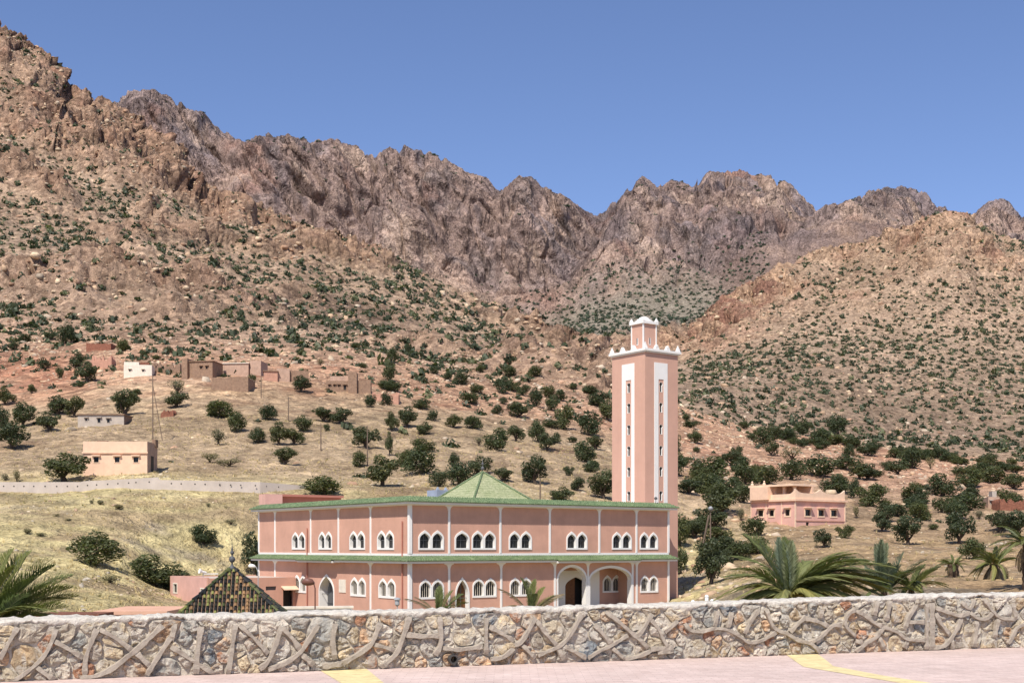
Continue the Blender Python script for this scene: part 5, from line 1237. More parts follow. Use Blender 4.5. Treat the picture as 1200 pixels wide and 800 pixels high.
for s_ in range(7):
    r = np.random.default_rng(100+s_); n = int(r.integers(7, 11)); lob = []
    for k_ in range(n):
        a = 2*math.pi*(k_+r.uniform(-0.3, 0.3))/n; q_ = r.uniform(0.2, 0.36); rr = r.uniform(0.14, 0.22)
        lob.append((math.cos(a)*q_, math.sin(a)*q_, r.uniform(0.3, 0.74), rr*r.uniform(0.8, 1.05), rr*r.uniform(0.8, 1.05), rr*r.uniform(0.6, 0.95)))
    lob.append((r.uniform(-0.08, 0.08), r.uniform(-0.08, 0.08), 0.8, 0.19, 0.19, 0.18)); lob.append((r.uniform(-0.3, 0.3), r.uniform(-0.3, 0.3), 0.3, 0.2, 0.2, 0.2)); lob.append((0, 0, 0.5, 0.26, 0.26, 0.22))
    PROTO['t'].append((crown_mesh('tree_crown', 200+s_, lob, 2800, 0.030, GR), trunk_mesh('tree_trunk', 300+s_, 0.22, 4, 0.26)))
for s_ in range(6):
    r = np.random.default_rng(140+s_); n = int(r.integers(7, 11)); lob = [(0, 0, 0.36, 0.32, 0.32, 0.36)]
    for k_ in range(n):
        a = 2*math.pi*(k_+r.uniform(-0.3, 0.3))/n; q_ = r.uniform(0.2, 0.34); rr = r.uniform(0.14, 0.22)
        lob.append((math.cos(a)*q_, math.sin(a)*q_, r.uniform(0.18, 0.68), rr, rr, rr*r.uniform(0.9, 1.2)))
    lob.append((r.uniform(-0.1, 0.1), r.uniform(-0.1, 0.1), 0.76, 0.19, 0.19, 0.2))
    PROTO['b'].append((crown_mesh('bush_crown', 240+s_, lob, 2600, 0.030, GR*np.array([0.95, 1.0, 0.95])), trunk_mesh('bush_stem', 340+s_, 0.22, 3, 0.2)))
for s_ in range(3):      # thin greyish twiggy shrubs
    r = np.random.default_rng(170+s_); lob = [(r.uniform(-0.25, 0.25), r.uniform(-0.25, 0.25), r.uniform(0.3, 0.7), 0.25, 0.25, 0.28) for k_ in range(6)]
    PROTO['g'].append((crown_mesh('shrub_crown', 270+s_, lob, 900, 0.032, np.array([0.13, 0.125, 0.075])), trunk_mesh('shrub_stem', 370+s_, 0.3, 5, 0.35)))
def tree(px, py, wpx, hpx, kind, label, cat, group=None, name=None, smin=2.05, loc=None):
    g = ground_px(px, py, smin) if loc is None else loc
    k = g.y/F; W_ = wpx*k*1.28; H_ = hpx*k*1.02
    cm, tm = PROTO[kind][rng.integers(len(PROTO[kind]))]
    e = empty(name or {'t': 'spreading_tree', 'b': 'round_bush', 'g': 'grey_shrub'}[kind], (g.x, g.y, g.z-0.05), rng.uniform(0, 6.28), label, cat, group)
    dp = W_*rng.uniform(0.85, 1.05)
    for nm, m_ in (('trunk', tm), ('crown', cm)):
        o = bpy.data.objects.new(nm, m_); link(o, e); o.scale = (W_, dp, H_)
    return e
# (photo x, photo y of the foot, width, height, kind) read off the photograph
T_LEFT = [(6,474,22,20,'t'),(2,502,18,30,'b'),(27,500,30,31,'t'),(13,526,36,33,'t'),(57,505,27,24,'t'),(68,486,26,24,'t'),(87,489,24,26,'t'),(147,487,33,32,'t'),(101,448,27,26,'t'),(90,430,18,19,'b'),(51,432,15,14,'b'),(70,443,10,16,'b'),(38,461,10,12,'t'),
 (144,411,16,16,'b'),(169,418,10,9,'b'),(183,421,11,6,'b'),(197,413,12,8,'b'),(207,477,26,20,'t'),(208,461,19,17,'g'),(160,462,12,8,'b'),(95,453,9,7,'b'),(296,448,10,11,'b'),(16,410,12,12,'b'),(30,400,16,10,'b'),(78,402,22,26,'b'),(58,398,14,12,'b')]
T_SLOPE = [(258,489,35,23,'b'),(276,506,23,26,'b'),(256,520,21,20,'g'),(303,519,21,20,'b'),(327,521,23,28,'t'),(344,521,25,20,'t'),(313,492,22,20,'b'),(356,505,22,20,'b'),(379,494,24,18,'t'),(400,496,24,20,'t'),(383,505,8,10,'b'),(335,544,28,21,'t'),(353,459,23,20,'t'),(434,477,14,17,'b'),(453,475,15,17,'b'),
 (477,500,23,25,'t'),(459,505,16,24,'t'),(428,524,31,26,'t'),(421,547,17,21,'b'),(456,534,10,30,'t'),(475,546,26,22,'b'),(494,479,21,14,'b'),(507,493,12,15,'b'),(497,509,20,16,'b'),(531,501,19,17,'t'),(554,502,23,17,'b'),(582,485,15,12,'b'),(608,489,27,19,'t'),(589,473,10,9,'b'),(552,473,21,15,'b'),
 (582,527,33,28,'b'),(604,517,21,20,'t'),(561,522,12,12,'g'),(630,518,19,29,'b'),(641,528,21,23,'t'),(651,519,14,14,'b'),(671,518,12,8,'b'),(661,503,23,32,'b'),(690,510,28,30,'b'),(697,527,19,18,'t'),(646,502,19,13,'b'),(496,529,33,17,'b'),(492,555,38,34,'b'),(532,546,14,18,'b'),(538,569,32,32,'b'),(515,570,23,22,'b'),
 (561,557,27,24,'t'),(590,564,22,17,'t'),(627,567,31,36,'t'),(685,541,29,27,'b'),(693,553,21,15,'b'),(666,557,12,13,'b'),(677,575,17,18,'t'),(657,587,30,18,'b'),(707,584,36,36,'t'),(628,476,17,24,'b'),(643,466,16,16,'b'),(646,481,17,20,'b'),(655,469,16,14,'b'),(600,458,18,14,'b'),(612,463,17,14,'b'),(588,461,19,21,'b'),
 (596,441,19,15,'b'),(625,441,19,14,'b'),(562,436,12,10,'b'),(540,451,19,17,'b'),(525,446,12,12,'b'),(508,438,12,10,'b'),(560,461,17,13,'b'),(700,476,26,20,'b'),(711,492,21,26,'b'),(690,461,21,11,'b'),(670,456,10,8,'b'),(458,425,15,20,'b'),(457,446,15,22,'b'),(451,456,17,13,'b'),(462,459,19,15,'b'),(425,431,9,7,'b'),(416,408,12,8,'b'),(375,428,10,8,'g'),(352,415,10,8,'b')]
T_RIGHT = [(789,527,16,25,'b'),(800,547,17,15,'b'),(815,519,17,17,'b'),(809,501,19,10,'b'),(804,493,10,10,'b'),(815,530,10,8,'b'),(792,558,22,32,'b'),(833,562,42,30,'b'),(820,578,32,26,'b'),(845,603,42,40,'t'),(872,567,31,27,'b'),(870,588,27,25,'b'),(897,567,36,24,'b'),(856,546,27,19,'t'),(863,537,12,17,'b'),
 (927,562,34,27,'b'),(927,541,21,19,'g'),(960,557,40,27,'b'),(978,577,34,24,'b'),(904,534,18,18,'t'),(895,521,21,23,'b'),(881,516,12,10,'b'),(872,502,12,10,'b'),(906,516,21,20,'b'),(921,516,21,15,'b'),(942,509,19,20,'b'),(961,519,27,19,'b'),(979,521,25,13,'b'),(983,509,23,26,'b'),(994,536,16,18,'b'),
 (985,577,18,24,'b'),(1007,561,23,19,'t'),(1020,593,34,30,'b'),(1000,583,15,26,'b'),(1036,595,14,13,'b'),(1018,534,21,15,'t'),(1068,541,19,17,'t'),(1052,555,25,16,'t'),(1040,551,16,13,'b'),(1090,549,10,15,'g'),(1070,588,27,25,'t'),(1077,609,27,24,'b'),(1104,581,35,29,'b'),(1103,600,25,20,'b'),(1131,597,41,23,'b'),
 (1140,563,23,19,'t'),(1125,558,19,14,'b'),(1160,551,19,18,'t'),(1190,553,20,10,'b'),(1033,623,21,25,'t'),(1064,638,37,36,'t'),(1124,637,31,40,'t'),(1142,655,31,28,'b'),(1172,623,27,27,'t'),(1191,630,32,34,'t'),(990,630,20,17,'b'),(965,641,22,23,'t'),(1186,559,11,6,'g'),(1003,607,9,16,'g'),(1147,608,12,12,'g'),
 (796,640,26,42,'b'),(797,672,22,36,'b'),(835,684,38,54,'t'),(851,653,32,27,'t'),(868,655,32,24,'b'),(888,648,31,22,'b'),(885,627,28,24,'b'),(918,658,26,18,'b'),(868,610,10,17,'g'),(1198,596,20,18,'b'),(1094,620,12,8,'b')]
LMK = [('the peach house', 140, 557), ('the long grey house', 118, 500), ('the whitewashed house', 160, 443), ('the ruined tower', 115, 412), ('the brown adobe house', 232, 443), ('the broad stone block', 270, 457), ('the pink plastered adobe house', 330, 446), ('the adobe compound', 405, 458), ('the mosque eave', 430, 585), ('the green pyramid roof', 565, 575), ('the minaret', 705, 560), ('the rose house', 935, 610), ('the wooden lamp pole', 833, 655), ('the small square hut', 1165, 595), ('the stubby palm', 1117, 680), ('the skirted palm', 1165, 690), ('the tree belt', 1020, 530), ('the foot of the left mountain', 560, 440), ('the foot of the left mountain', 690, 465), ('the foot of the left mountain', 640, 455), ('the minaret', 800, 560), ('the minaret', 805, 640)]
KW = {'t': ('spreading tree', 'tree'), 'b': ('leafy bush', 'bush'), 'g': ('thin grey shrub', 'shrub')}
for px, py, a, b, kd in T_LEFT+T_SLOPE+T_RIGHT:
    nm_, lx_, ly_ = min(LMK, key=lambda q_: (q_[1]-px)**2+(q_[2]-py)**2*1.6)
    dy_ = py-ly_; rel_ = 'just beside' if abs(dy_) < 9 and abs(px-lx_) < 45 else ('uphill of' if dy_ < -9 else ('downhill of' if dy_ > 9 else 'level with'))
    sz_ = 'very small' if a*b < 150 else ('small' if a*b < 320 else ('medium-sized' if a*b < 620 else 'large')); sh_ = 'low wide' if a > 1.5*b else ('upright' if b > a*1.12 else 'rounded')
    tree(px, py, a, b, kd, '%s %s green %s %s %s' % (sz_, sh_, KW[kd][0], rel_, nm_) if kd != 'g' else '%s %s %s %s %s' % (sz_, sh_, KW[kd][0], rel_, nm_), KW[kd][1], '%ss %s %s' % (KW[kd][1], rel_, nm_) if kd != 'b' else 'bushes %s %s' % (rel_, nm_))
# singled-out ones
tree(76, 563, 54, 34, 't', 'wide leafy tree standing against the left end of the peach house', 'tree')
tree(380, 580, 42, 25, 'b', 'round green bush rising just behind the mosque roof at the boundary wall', 'bush')
tree(448, 569, 37, 38, 't', 'gnarled spreading tree with thick dark trunk just above the mosque roof', 'tree')
tree(110, 662, 56, 42, 'b', 'big round dark bush standing alone in the yellow grass field', 'bush')
tree(238, 636, 35, 24, 'b', 'small dark bush in the yellow field above the annex', 'bush')
tree(178, 686, 54, 40, 'b', 'broad dark bush directly left of the annex', 'bush')
tree(208, 692, 40, 26, 'b', 'low green bush tucked behind the annex side wall', 'bush')
tree(297, 676, 27, 56, 't', 'tall dark tree squeezed between the annex and the mosque wall', 'tree')
for px, py, a, b in ((32,625,14,8),(47,628,13,6),(139,596,15,7),(118,591,11,7),(66,605,7,5),(270,614,12,7),(271,574,13,6),(244,593,6,5),(20,564,9,15),(6,563,9,9),(108,590,6,6),(246,541,20,12),(268,546,26,10),(80,610,7,4),(128,683,26,12),(155,664,12,9)):
    tree(px, py, a, b, 'g', 'small grey-brown dry shrub in the yellow grass field', 'shrub', 'dry shrubs in the yellow field')
for q_ in range(44):      # tree belt along the foot of the right mountain
    px = rng.uniform(880, 1290); py = np.interp(px, [880, 1000, 1100, 1200, 1290], [512, 527, 540, 550, 553])+rng.uniform(-5, 4)
    bw_, bh_ = rng.uniform(11, 22), rng.uniform(8, 14)
    tree(px, py, bw_, bh_, 'b', '%s dark tree in the belt below the right mountain%s' % ('low wide' if bw_ > 1.6*bh_ else 'upright' if bw_ < 1.15*bh_ else 'rounded', ' above the rose house' if px < 1000 else ' above the small hut' if px > 1140 else ''), 'tree', 'tree belt below the right mountain', name='belt_tree', smin=5)

for q_ in range(34):      # the thick growth around the minaret foot and the rose house
    if q_ < 18: px, py = rng.uniform(800, 900), rng.uniform(548, 668)
    else: px, py = rng.uniform(985, 1200), rng.uniform(545, 612)
    kd = 't' if rng.random() < 0.4 else 'b'; a, b = rng.uniform(18, 36), rng.uniform(15, 27)
    if 870 < px < 1000 and py > 566: px = rng.uniform(800, 862)
    tree(px, py, a, b, kd, ('%s %s in the thick growth %s' % ('broad' if a > 1.35*b else 'upright' if b > a else 'full', 'dark tree' if kd == 't' else 'dark bush', 'between the minaret foot and the rose house' if px < 930 else 'between the rose house and the small hut')), 'tree' if kd == 't' else 'bush', 'thick growth on the right slope', name='thicket_tree' if kd == 't' else 'thicket_bush')

# ------------------------------------------------------------------ scrub, boulders and grass too many to count
area = np.linalg.norm(np.cross(P[1:, :-1]-P[:-1, :-1], P[:-1, 1:]-P[:-1, :-1]), axis=-1)
cs = lambda A: (A[:-1, :-1]+A[1:, 1:])*0.5
SGc = cs(SG); PXc = cs(PXD); PYc = cs(PYG); Nc_ = Nd[:-1, :-1]; Rkc = cs(Rk.reshape(nr, nc)); Pc = (P[:-1, :-1]+P[1:, 1:])*0.5
inview = (PXc > -140) & (PXc < 1340)
facing = (np.sum(Nc_*(np.array([0, 0, EYE])-Pc), -1)*np.sign(Nc_[..., 2]) > 0)
clump = fbm(Pc/45, 131, 3)
def pick(dens, n, seed):
    r = np.random.default_rng(seed); p = (dens*area).ravel(); p = p/p.sum(); q_ = r.choice(len(p), n, p=p); ii, jj = np.unravel_index(q_, dens.shape)
    a = r.uniform(size=(n, 1)); b = r.uniform(size=(n, 1))
    return P[ii, jj]*(1-a)*(1-b)+P[ii+1, jj]*a*(1-b)+P[ii, jj+1]*(1-a)*b+P[ii+1, jj+1]*a*b, r
def thin(pos, r, cell):
    key = np.floor(pos[:, :2]/cell+r.uniform(0, 1, 2)).astype(np.int64); _, u = np.unique(key[:, 0]*100003+key[:, 1], return_index=True); return pos[np.sort(u)]
def scatter(name, pos, size, hfac, base_sets, col, r, mat, label, cat, sink=0.1):
    """join many copies of small base meshes (V (n,3), F (m,k)) into one object"""
    Vs, Fs, Cs = [], [], []; off = 0; which = r.integers(len(base_sets), size=len(pos))
    for bi, (bv, bf, tone) in enumerate(base_sets):
        sel = np.nonzero(which == bi)[0]; n = len(sel)
        if n == 0: continue
        an = r.uniform(0, 6.28, n); c, s = np.cos(an), np.sin(an); sz = size[sel]
        x = (bv[None, :, 0]*c[:, None]-bv[None, :, 1]*s[:, None])*sz[:, None]; y = (bv[None, :, 0]*s[:, None]+bv[None, :, 1]*c[:, None])*sz[:, None]
        z = bv[None, :, 2]*(sz*hfac[sel])[:, None]-sink*sz[:, None]
        V = np.stack([x, y, z], -1)+pos[sel][:, None, :]
        Vs.append(V.reshape(-1, 3)); Fs.append((bf[None]+(np.arange(n)*len(bv))[:, None, None]+off).reshape(-1, bf.shape[1])); off += n*len(bv)
        Cs.append((col[sel][:, None, :]*tone[None, :, None]).reshape(-1, 3))
    me = np_mesh(name, np.concatenate(Vs), np.concatenate(Fs)); set_col(me, 'Col', np.concatenate(Cs))
    return tag(mobj(name, me, mat), label, cat, kind='stuff')
def leafball(seed, n, ls):
    r = np.random.default_rng(seed); d = r.normal(size=(n, 3)); d[:, 2] = np.abs(d[:, 2])*0.9; d /= np.linalg.norm(d, axis=1, keepdims=True)
    c = d*(r.uniform(0.1, 1, n)**0.7)[:, None]*0.44*(1+0.35*pnoise(d*2+seed, seed))[:, None]; nrm = d+r.normal(size=(n, 3))*0.5; nrm /= np.linalg.norm(nrm, axis=1, keepdims=True)
    t = np.cross(nrm, r.normal(size=(n, 3))); t /= np.linalg.norm(t, axis=1, keepdims=True); b = np.cross(nrm, t); s = ls*r.uniform(0.7, 1.3, n)[:, None]
    V = np.stack([c-t*s, c-b*s*0.7, c+t*s, c+b*s*0.7], 1).reshape(-1, 3); V[:, 2] = np.maximum(V[:, 2]*1.1, -0.05)
    return V, np.arange(n*4).reshape(-1, 4), np.repeat(r.uniform(0.75, 1.25, n), 4)
LB = [leafball(s_, 32, 0.17) for s_ in range(8)]
LS_ = [leafball(s_+20, 9, 0.3) for s_ in range(6)]
slope_ok = np.clip((np.abs(Nc_[..., 2])-0.45)/0.3, 0.05, 1)
wl = cs(w_lm); wr = cs(w_rm); wt = cs(w_tal); wh_ = cs(w_hill)
dens = inview*facing*slope_ok*np.clip(0.65+1.9*clump, 0.08, 2)*(wl*(1.0-0.8*np.clip(Rkc, 0, 1))*(1.0+0.9*np.exp(-((PXc-620)/160)**2)))
pos, r = pick(dens, 5200, 1); pos = thin(pos, r, 4.2)
gcol = lambda n, r: np.array([0.066, 0.078, 0.042])*r.uniform(0.7, 1.3, (n, 1))*np.where(r.uniform(size=(n, 1)) < 0.18, np.array([[1.8, 1.6, 1.5]]), 1.0)
n = len(pos); scatter('scrub_left_mountain', pos, r.uniform(1.5, 4.0, n)*np.where(r.uniform(size=n) < 0.15, 1.4, 1), r.uniform(0.85, 1.3, n), LB, gcol(n, r), r, M['leaf'], 'dark green scrub dotted over the left mountain', 'scrub')
dens = inview*facing*slope_ok*np.clip(0.65+1.9*clump, 0.08, 2)*(wr*(1.0-0.85*np.clip(Rkc, 0, 1))*sstep(760, 830, PXc))
pos, r = pick(dens, 6000, 2); pos = thin(pos, r, 5.5); n = len(pos)
scatter('scrub_right_mountain', pos, r.uniform(1.8, 6.0, n), r.uniform(0.85, 1.3, n), LB, gcol(n, r), r, M['leaf'], 'dark green scrub dotted over the right mountain', 'scrub')
dens = inview*facing*np.clip(0.6+1.2*clump, 0.1, 2)*wt*(PXc > 600)*(PXc < 900)
pos, r = pick(dens, 3200, 3); pos = thin(pos, r, 8); n = len(pos)
scatter('scrub_talus', pos, r.uniform(3.5, 8.5, n), r.uniform(0.85, 1.2, n), LB, gcol(n, r)*np.array([0.9, 1.0, 1.2]), r, M['leaf'], 'dark scrub on the grey scree below the far cliffs', 'scrub')
dens = inview*facing*cs(w_cl)*(SGc < 15)*np.clip((np.abs(Nc_[..., 2])-0.5)/0.3, 0.02, 1)*(SGc > 14.0)*np.clip(clump+0.1, 0, 1)
pos, r = pick(dens, 380, 4); n = len(pos)
scatter('scrub_cliffs', pos, r.uniform(4, 11, n), r.uniform(0.5, 0.9, n), LB, gcol(n, r)*np.array([0.9, 1.0, 1.2]), r, M['leaf'], 'sparse scrub clinging to ledges of the far cliffs', 'scrub')
upper = (1-cs(right))*sstep(4.8, 5.6, SGc)+cs(right)*sstep(6.2, 7.5, SGc)*0.8+0.06
dens = inview*facing*wh_*np.clip(0.4+1.4*clump, 0.03, 2)*upper*(SGc > 3.7)
pos, r = pick(dens, 900, 5); n = len(pos)
scatter('scrub_hillside', pos, r.uniform(0.7, 3.0, n), r.uniform(0.85, 1.3, n), LB, gcol(n, r), r, M['leaf'], 'small green scrub scattered over the stony lower hillside', 'scrub')
dens = inview*facing*slope_ok*(wl*(1.0-0.6*np.clip(Rkc, 0, 1))+0.5*wr*sstep(770, 830, PXc)+0.5*wh_*upper)
pos, r = pick(dens, 7000, 15); n = len(pos)
scatter('low_scrub', pos, r.uniform(0.7, 1.7, n)*(0.7+pos[:, 1]/1200), r.uniform(0.8, 1.2, n), LS_, gcol(n, r)*np.where(r.uniform(size=(n, 1)) < 0.5, np.array([[1.9, 1.6, 1.7]]), 1.0), r, M['leaf'], 'tiny grey-green tussocks dotted over the stony mountainsides', 'scrub')
# boulders
ico_v = []; ico_f = []
_t = (1+5**0.5)/2
ICO = np.array([(-1,_t,0),(1,_t,0),(-1,-_t,0),(1,-_t,0),(0,-1,_t),(0,1,_t),(0,-1,-_t),(0,1,-_t),(_t,0,-1),(_t,0,1),(-_t,0,-1),(-_t,0,1)])/1.902
ICF = np.array([(0,11,5),(0,5,1),(0,1,7),(0,7,10),(0,10,11),(1,5,9),(5,11,4),(11,10,2),(10,7,6),(7,1,8),(3,9,4),(3,4,2),(3,2,6),(3,6,8),(3,8,9),(4,9,5),(2,4,11),(6,2,10),(8,6,7),(9,8,1)])
def rockbase(seed):
    r = np.random.default_rng(seed); v = ICO*0.5*r.uniform(0.65, 1.25, (12, 1))*np.array([1, r.uniform(0.6, 1.0), r.uniform(0.45, 0.8)]); return v, ICF, r.uniform(0.85, 1.15, 12)
RB = [rockbase(s_) for s_ in range(10)]
def rockcol(pos, r, lo=0.7, hi=1.1):
    n = len(pos); base = np.array([L(186, 156, 126), L(196, 172, 142), L(172, 138, 112), L(178, 160, 138)])[r.integers(4, size=n)]; return base*r.uniform(lo, hi, (n, 1))
dens = inview*facing*(wh_*(0.12+1.2*((1-cs(right))*sstep(4.6, 5.4, SGc)+cs(right)*sstep(3.9, 4.8, SGc)))*np.clip(0.35+1.8*fbm(Pc/12, 141, 3), 0.03, 2))*(SGc > 3.4)
dens = dens+0.5*inview*(SGc > 2.4)*(SGc < 4.4)*sstep(788, 800, PXc)*(1-sstep(880, 930, PXc))
pos, r = pick(dens, 10000, 6); n = len(pos)
scatter('hillside_boulders', pos, 0.35+r.exponential(0.42, n), r.uniform(0.6, 1.0, n), RB, rockcol(pos, r), r, M['rock'], 'loose tan and pink boulders strewn over the hillside', 'boulders', 0.05)
dens = inview*facing*wl*np.clip(0.3+2.0*fbm(Pc/30, 142, 3)+0.8*Rkc, 0.02, 3)
pos, r = pick(dens, 6000, 7); n = len(pos)
scatter('left_mountain_boulders', pos, np.minimum(0.8+r.exponential(0.8, n), 4.0), r.uniform(0.6, 1.1, n), RB, rockcol(pos, r), r, M['rock'], 'broken tan boulders over the left mountain', 'boulders', 0.05)
dens = inview*facing*wr*np.clip(0.3+2.0*fbm(Pc/40, 143, 3)+0.6*Rkc, 0.02, 3)*sstep(770, 830, PXc)
pos, r = pick(dens, 4000, 8); n = len(pos)
scatter('right_mountain_boulders', pos, np.minimum(1.1+r.exponential(1.1, n), 5.5), r.uniform(0.6, 1.1, n), RB, rockcol(pos, r), r, M['rock'], 'broken tan boulders over the right mountain', 'boulders', 0.05)
# field stones and dry tufts
dens = inview*(SGc > 1.9)*(SGc < 3.9)*np.clip(0.25+2.0*fbm(Pc*np.array([0.08, 0.16, 0.16]), 144, 3), 0.01, 2)
pos, r = pick(dens, 3500, 9); n = len(pos)
scatter('field_stones', pos, 0.1+r.exponential(0.14, n), r.uniform(0.6, 1.0, n), RB, (rockcol(pos, r, 0.75, 1.1)*np.array([0.92, 1.0, 1.05])), r, M['rock'], 'small stones lying in the dry grass field', 'stones', 0.05)
def tuft(seed, n=9):
    r = np.random.default_rng(seed); V = []
    for k_ in range(n):
        a = r.uniform(0, 6.28); q_ = r.uniform(0, 0.3); x, y = q_*math.cos(a), q_*math.sin(a); lx, ly = x+r.uniform(-0.35, 0.35), y+r.uniform(-0.35, 0.35); w_ = 0.06; c, s = math.cos(a+1.5)*w_, math.sin(a+1.5)*w_
        V += [(x-c, y-s, 0), (x+c, y+s, 0), (lx, ly, r.uniform(0.5, 1.0))]
    return np.array(V), np.arange(n*3).reshape(-1, 3), np.repeat(r.uniform(0.8, 1.2, n), 3)
TF = [tuft(s_) for s_ in range(6)]
dens = inview*(SGc > 1.9)*(SGc < 4.6)*np.clip(0.4+1.5*fbm(Pc/7, 145, 3), 0.02, 2)*(1-0.8*sstep(800, 900, PXc))
pos, r = pick(dens, 9000, 10); n = len(pos)
scatter('dry_grass', pos, r.uniform(0.18, 0.5, n), r.uniform(0.5, 0.9, n), TF, np.where(r.uniform(size=(n, 1)) < 0.15, L(120, 112, 66)[None], L(196, 176, 126)[None])*r.uniform(0.75, 1.1, (n, 1)), r, M['rock'], 'tufts of dry yellow grass over the field', 'grass', 0.02)

# ------------------------------------------------------------------ palms
def frond_mesh(name, seed, droop, col, nl=62, ll=0.25, fold=0.3, width=0.0085, dead=False, hang=0.0):
    r = np.random.default_rng(seed); V = []; Fc = []; Cc = []
    def pt(s): return np.array([s-0.22*droop*s*s, 0.05*math.sin(s*2+seed), -droop*0.62*s**2.2])
    def tan(s): d = pt(s+0.01)-pt(s-0.01); return d/np.linalg.norm(d)
    n = 14
    for i_ in range(n+1):
        s = i_/n; p = pt(s); w_ = 0.014*(1-s)+0.003
        V += [p+np.array([0, -w_, 0]), p+np.array([0, w_, 0]), p+np.array([0, 0, -w_*1.2])]; Cc += [np.array(col)*np.array([1.5, 1.35, 1.2])]*3
    for i_ in range(n):
        a = i_*3; Fc += [(a, a+3, a+4, a+1), (a+1, a+4, a+5, a+2), (a+2, a+5, a+3, a)]
    for sd in (-1, 1):
        for k_ in range(nl):
            s = 0.1+0.9*(k_+0.5*r.uniform())/nl; p = pt(s); t = tan(s); side = np.array([0, sd, 0.0]); up = np.cross(t, np.array([0, 1, 0.0])); up = up if up[2] > 0 else -up
            Lf = ll*math.sin(math.pi*min(1, 0.12+0.86*s))**0.6*(1.0 if s < 0.85 else 0.75)*r.uniform(0.85, 1.15)
            d = t*(0.62+0.35*s)+side*0.72*(1-0.45*hang)+up*(fold+r.uniform(-0.2, 0.2))*(1-hang)-np.array([0, 0, 1.0])*hang*0.8; d /= np.linalg.norm(d)
            tip = p+d*Lf+np.array([0, 0, -0.25*Lf*r.uniform(0.3, 1.1)]); mid = p+d*Lf*0.5
            wv = np.cross(d, side*0.3+up); wv = wv/np.linalg.norm(wv)*width
            b = len(V); V += [p-wv*0.5, p+wv*0.5, mid+wv, mid-wv, tip]; Fc += [(b, b+1, b+2, b+3), (b+3, b+2, b+4, b+4)]
            Cc += [np.array(col)*r.uniform(0.7, 1.3)]*5
    me = bpy.data.meshes.new(name); me.from_pydata([tuple(v) for v in V], [], [f if f[2] != f[3] else f[:3] for f in Fc]); me.update()
    set_col(me, 'Col', np.array(Cc)); me.materials.append(M['palmleaf']); return me
FG = (0.155, 0.17, 0.066); FO = (0.21, 0.21, 0.082); FB = (0.17, 0.20, 0.14); FDEAD = (0.24, 0.19, 0.13)
FM = {}
for nm, c, dr_ in (('g0', FG, 0.32), ('g1', FG, 0.95), ('g2', FO, 1.5), ('g3', FO, 2.0), ('s0', FB, 0.05), ('s1', FB, 0.3), ('d', FDEAD, 0.6)): FM[nm] = frond_mesh('frond', len(FM)+3, dr_, c, hang={'g2': 0.55, 'g3': 0.7, 'g1': 0.3, 'd': 0.5}.get(nm, 0.0), fold=0.75 if nm in ('g0', 's0') else 0.3)
def palm(name, loc, crown_z, tr, fronds, label, dead=0, dl=0.9, lean=(0, 0)):
    """fronds: (azimuth deg, elevation deg, length, mesh key); azimuth 0 = to the right, 90 = away"""
    e = empty(name, tuple(loc), 0, label, 'palm'); H = crown_z-loc[2]
    if H > 0.05:
        n = max(4, int(H/0.16)); m_ = MB(); prof = []
        for i_ in range(n+1):
            z = -0.3+(H+0.3)*i_/n; prof.append((tr*(1.12 if i_ % 2 else 0.94)*(1.15-0.15*i_/n), z))
        prof.append((tr*0.6, H+0.12)); m_.lathe(prof, 0, 0, 10).build('trunk', M['palmbark'], e)
    for az_, el, ln, key in fronds:
        o = bpy.data.objects.new('frond', FM[key]); link(o, e); o.location = (0.5*tr*math.cos(R(az_)), 0.5*tr*math.sin(R(az_)), max(H, 0)+0.02)
        o.rotation_euler = (R(rng.uniform(-15, 15)), -R(el), R(az_)); o.rotation_euler = (Matrix.Rotation(R(az_), 4, 'Z') @ Matrix.Rotation(-R(el), 4, 'Y') @ Matrix.Rotation(R(rng.uniform(-25, 25)), 4, 'X')).to_euler()
        o.scale = (ln, ln*0.95, ln)
    for q_ in range(dead):
        o = bpy.data.objects.new('dead_frond', FM['d']); link(o, e); a = 360*q_/dead+rng.uniform(-10, 10); o.location = (tr*0.8*math.cos(R(a)), tr*0.8*math.sin(R(a)), H-0.05)
        o.rotation_euler = (Matrix.Rotation(R(a), 4, 'Z') @ Matrix.Rotation(R(rng.uniform(48, 75)), 4, 'Y') @ Matrix.Rotation(R(rng.uniform(-40, 40)), 4, 'X')).to_euler(); s = dl*rng.uniform(0.75, 1.1); o.scale = (s, s*0.6, s)
    return e
Y = 46; c = ppx(927, 700, Y); gz = ground_z(c.x, Y); k = Y/F*1.03
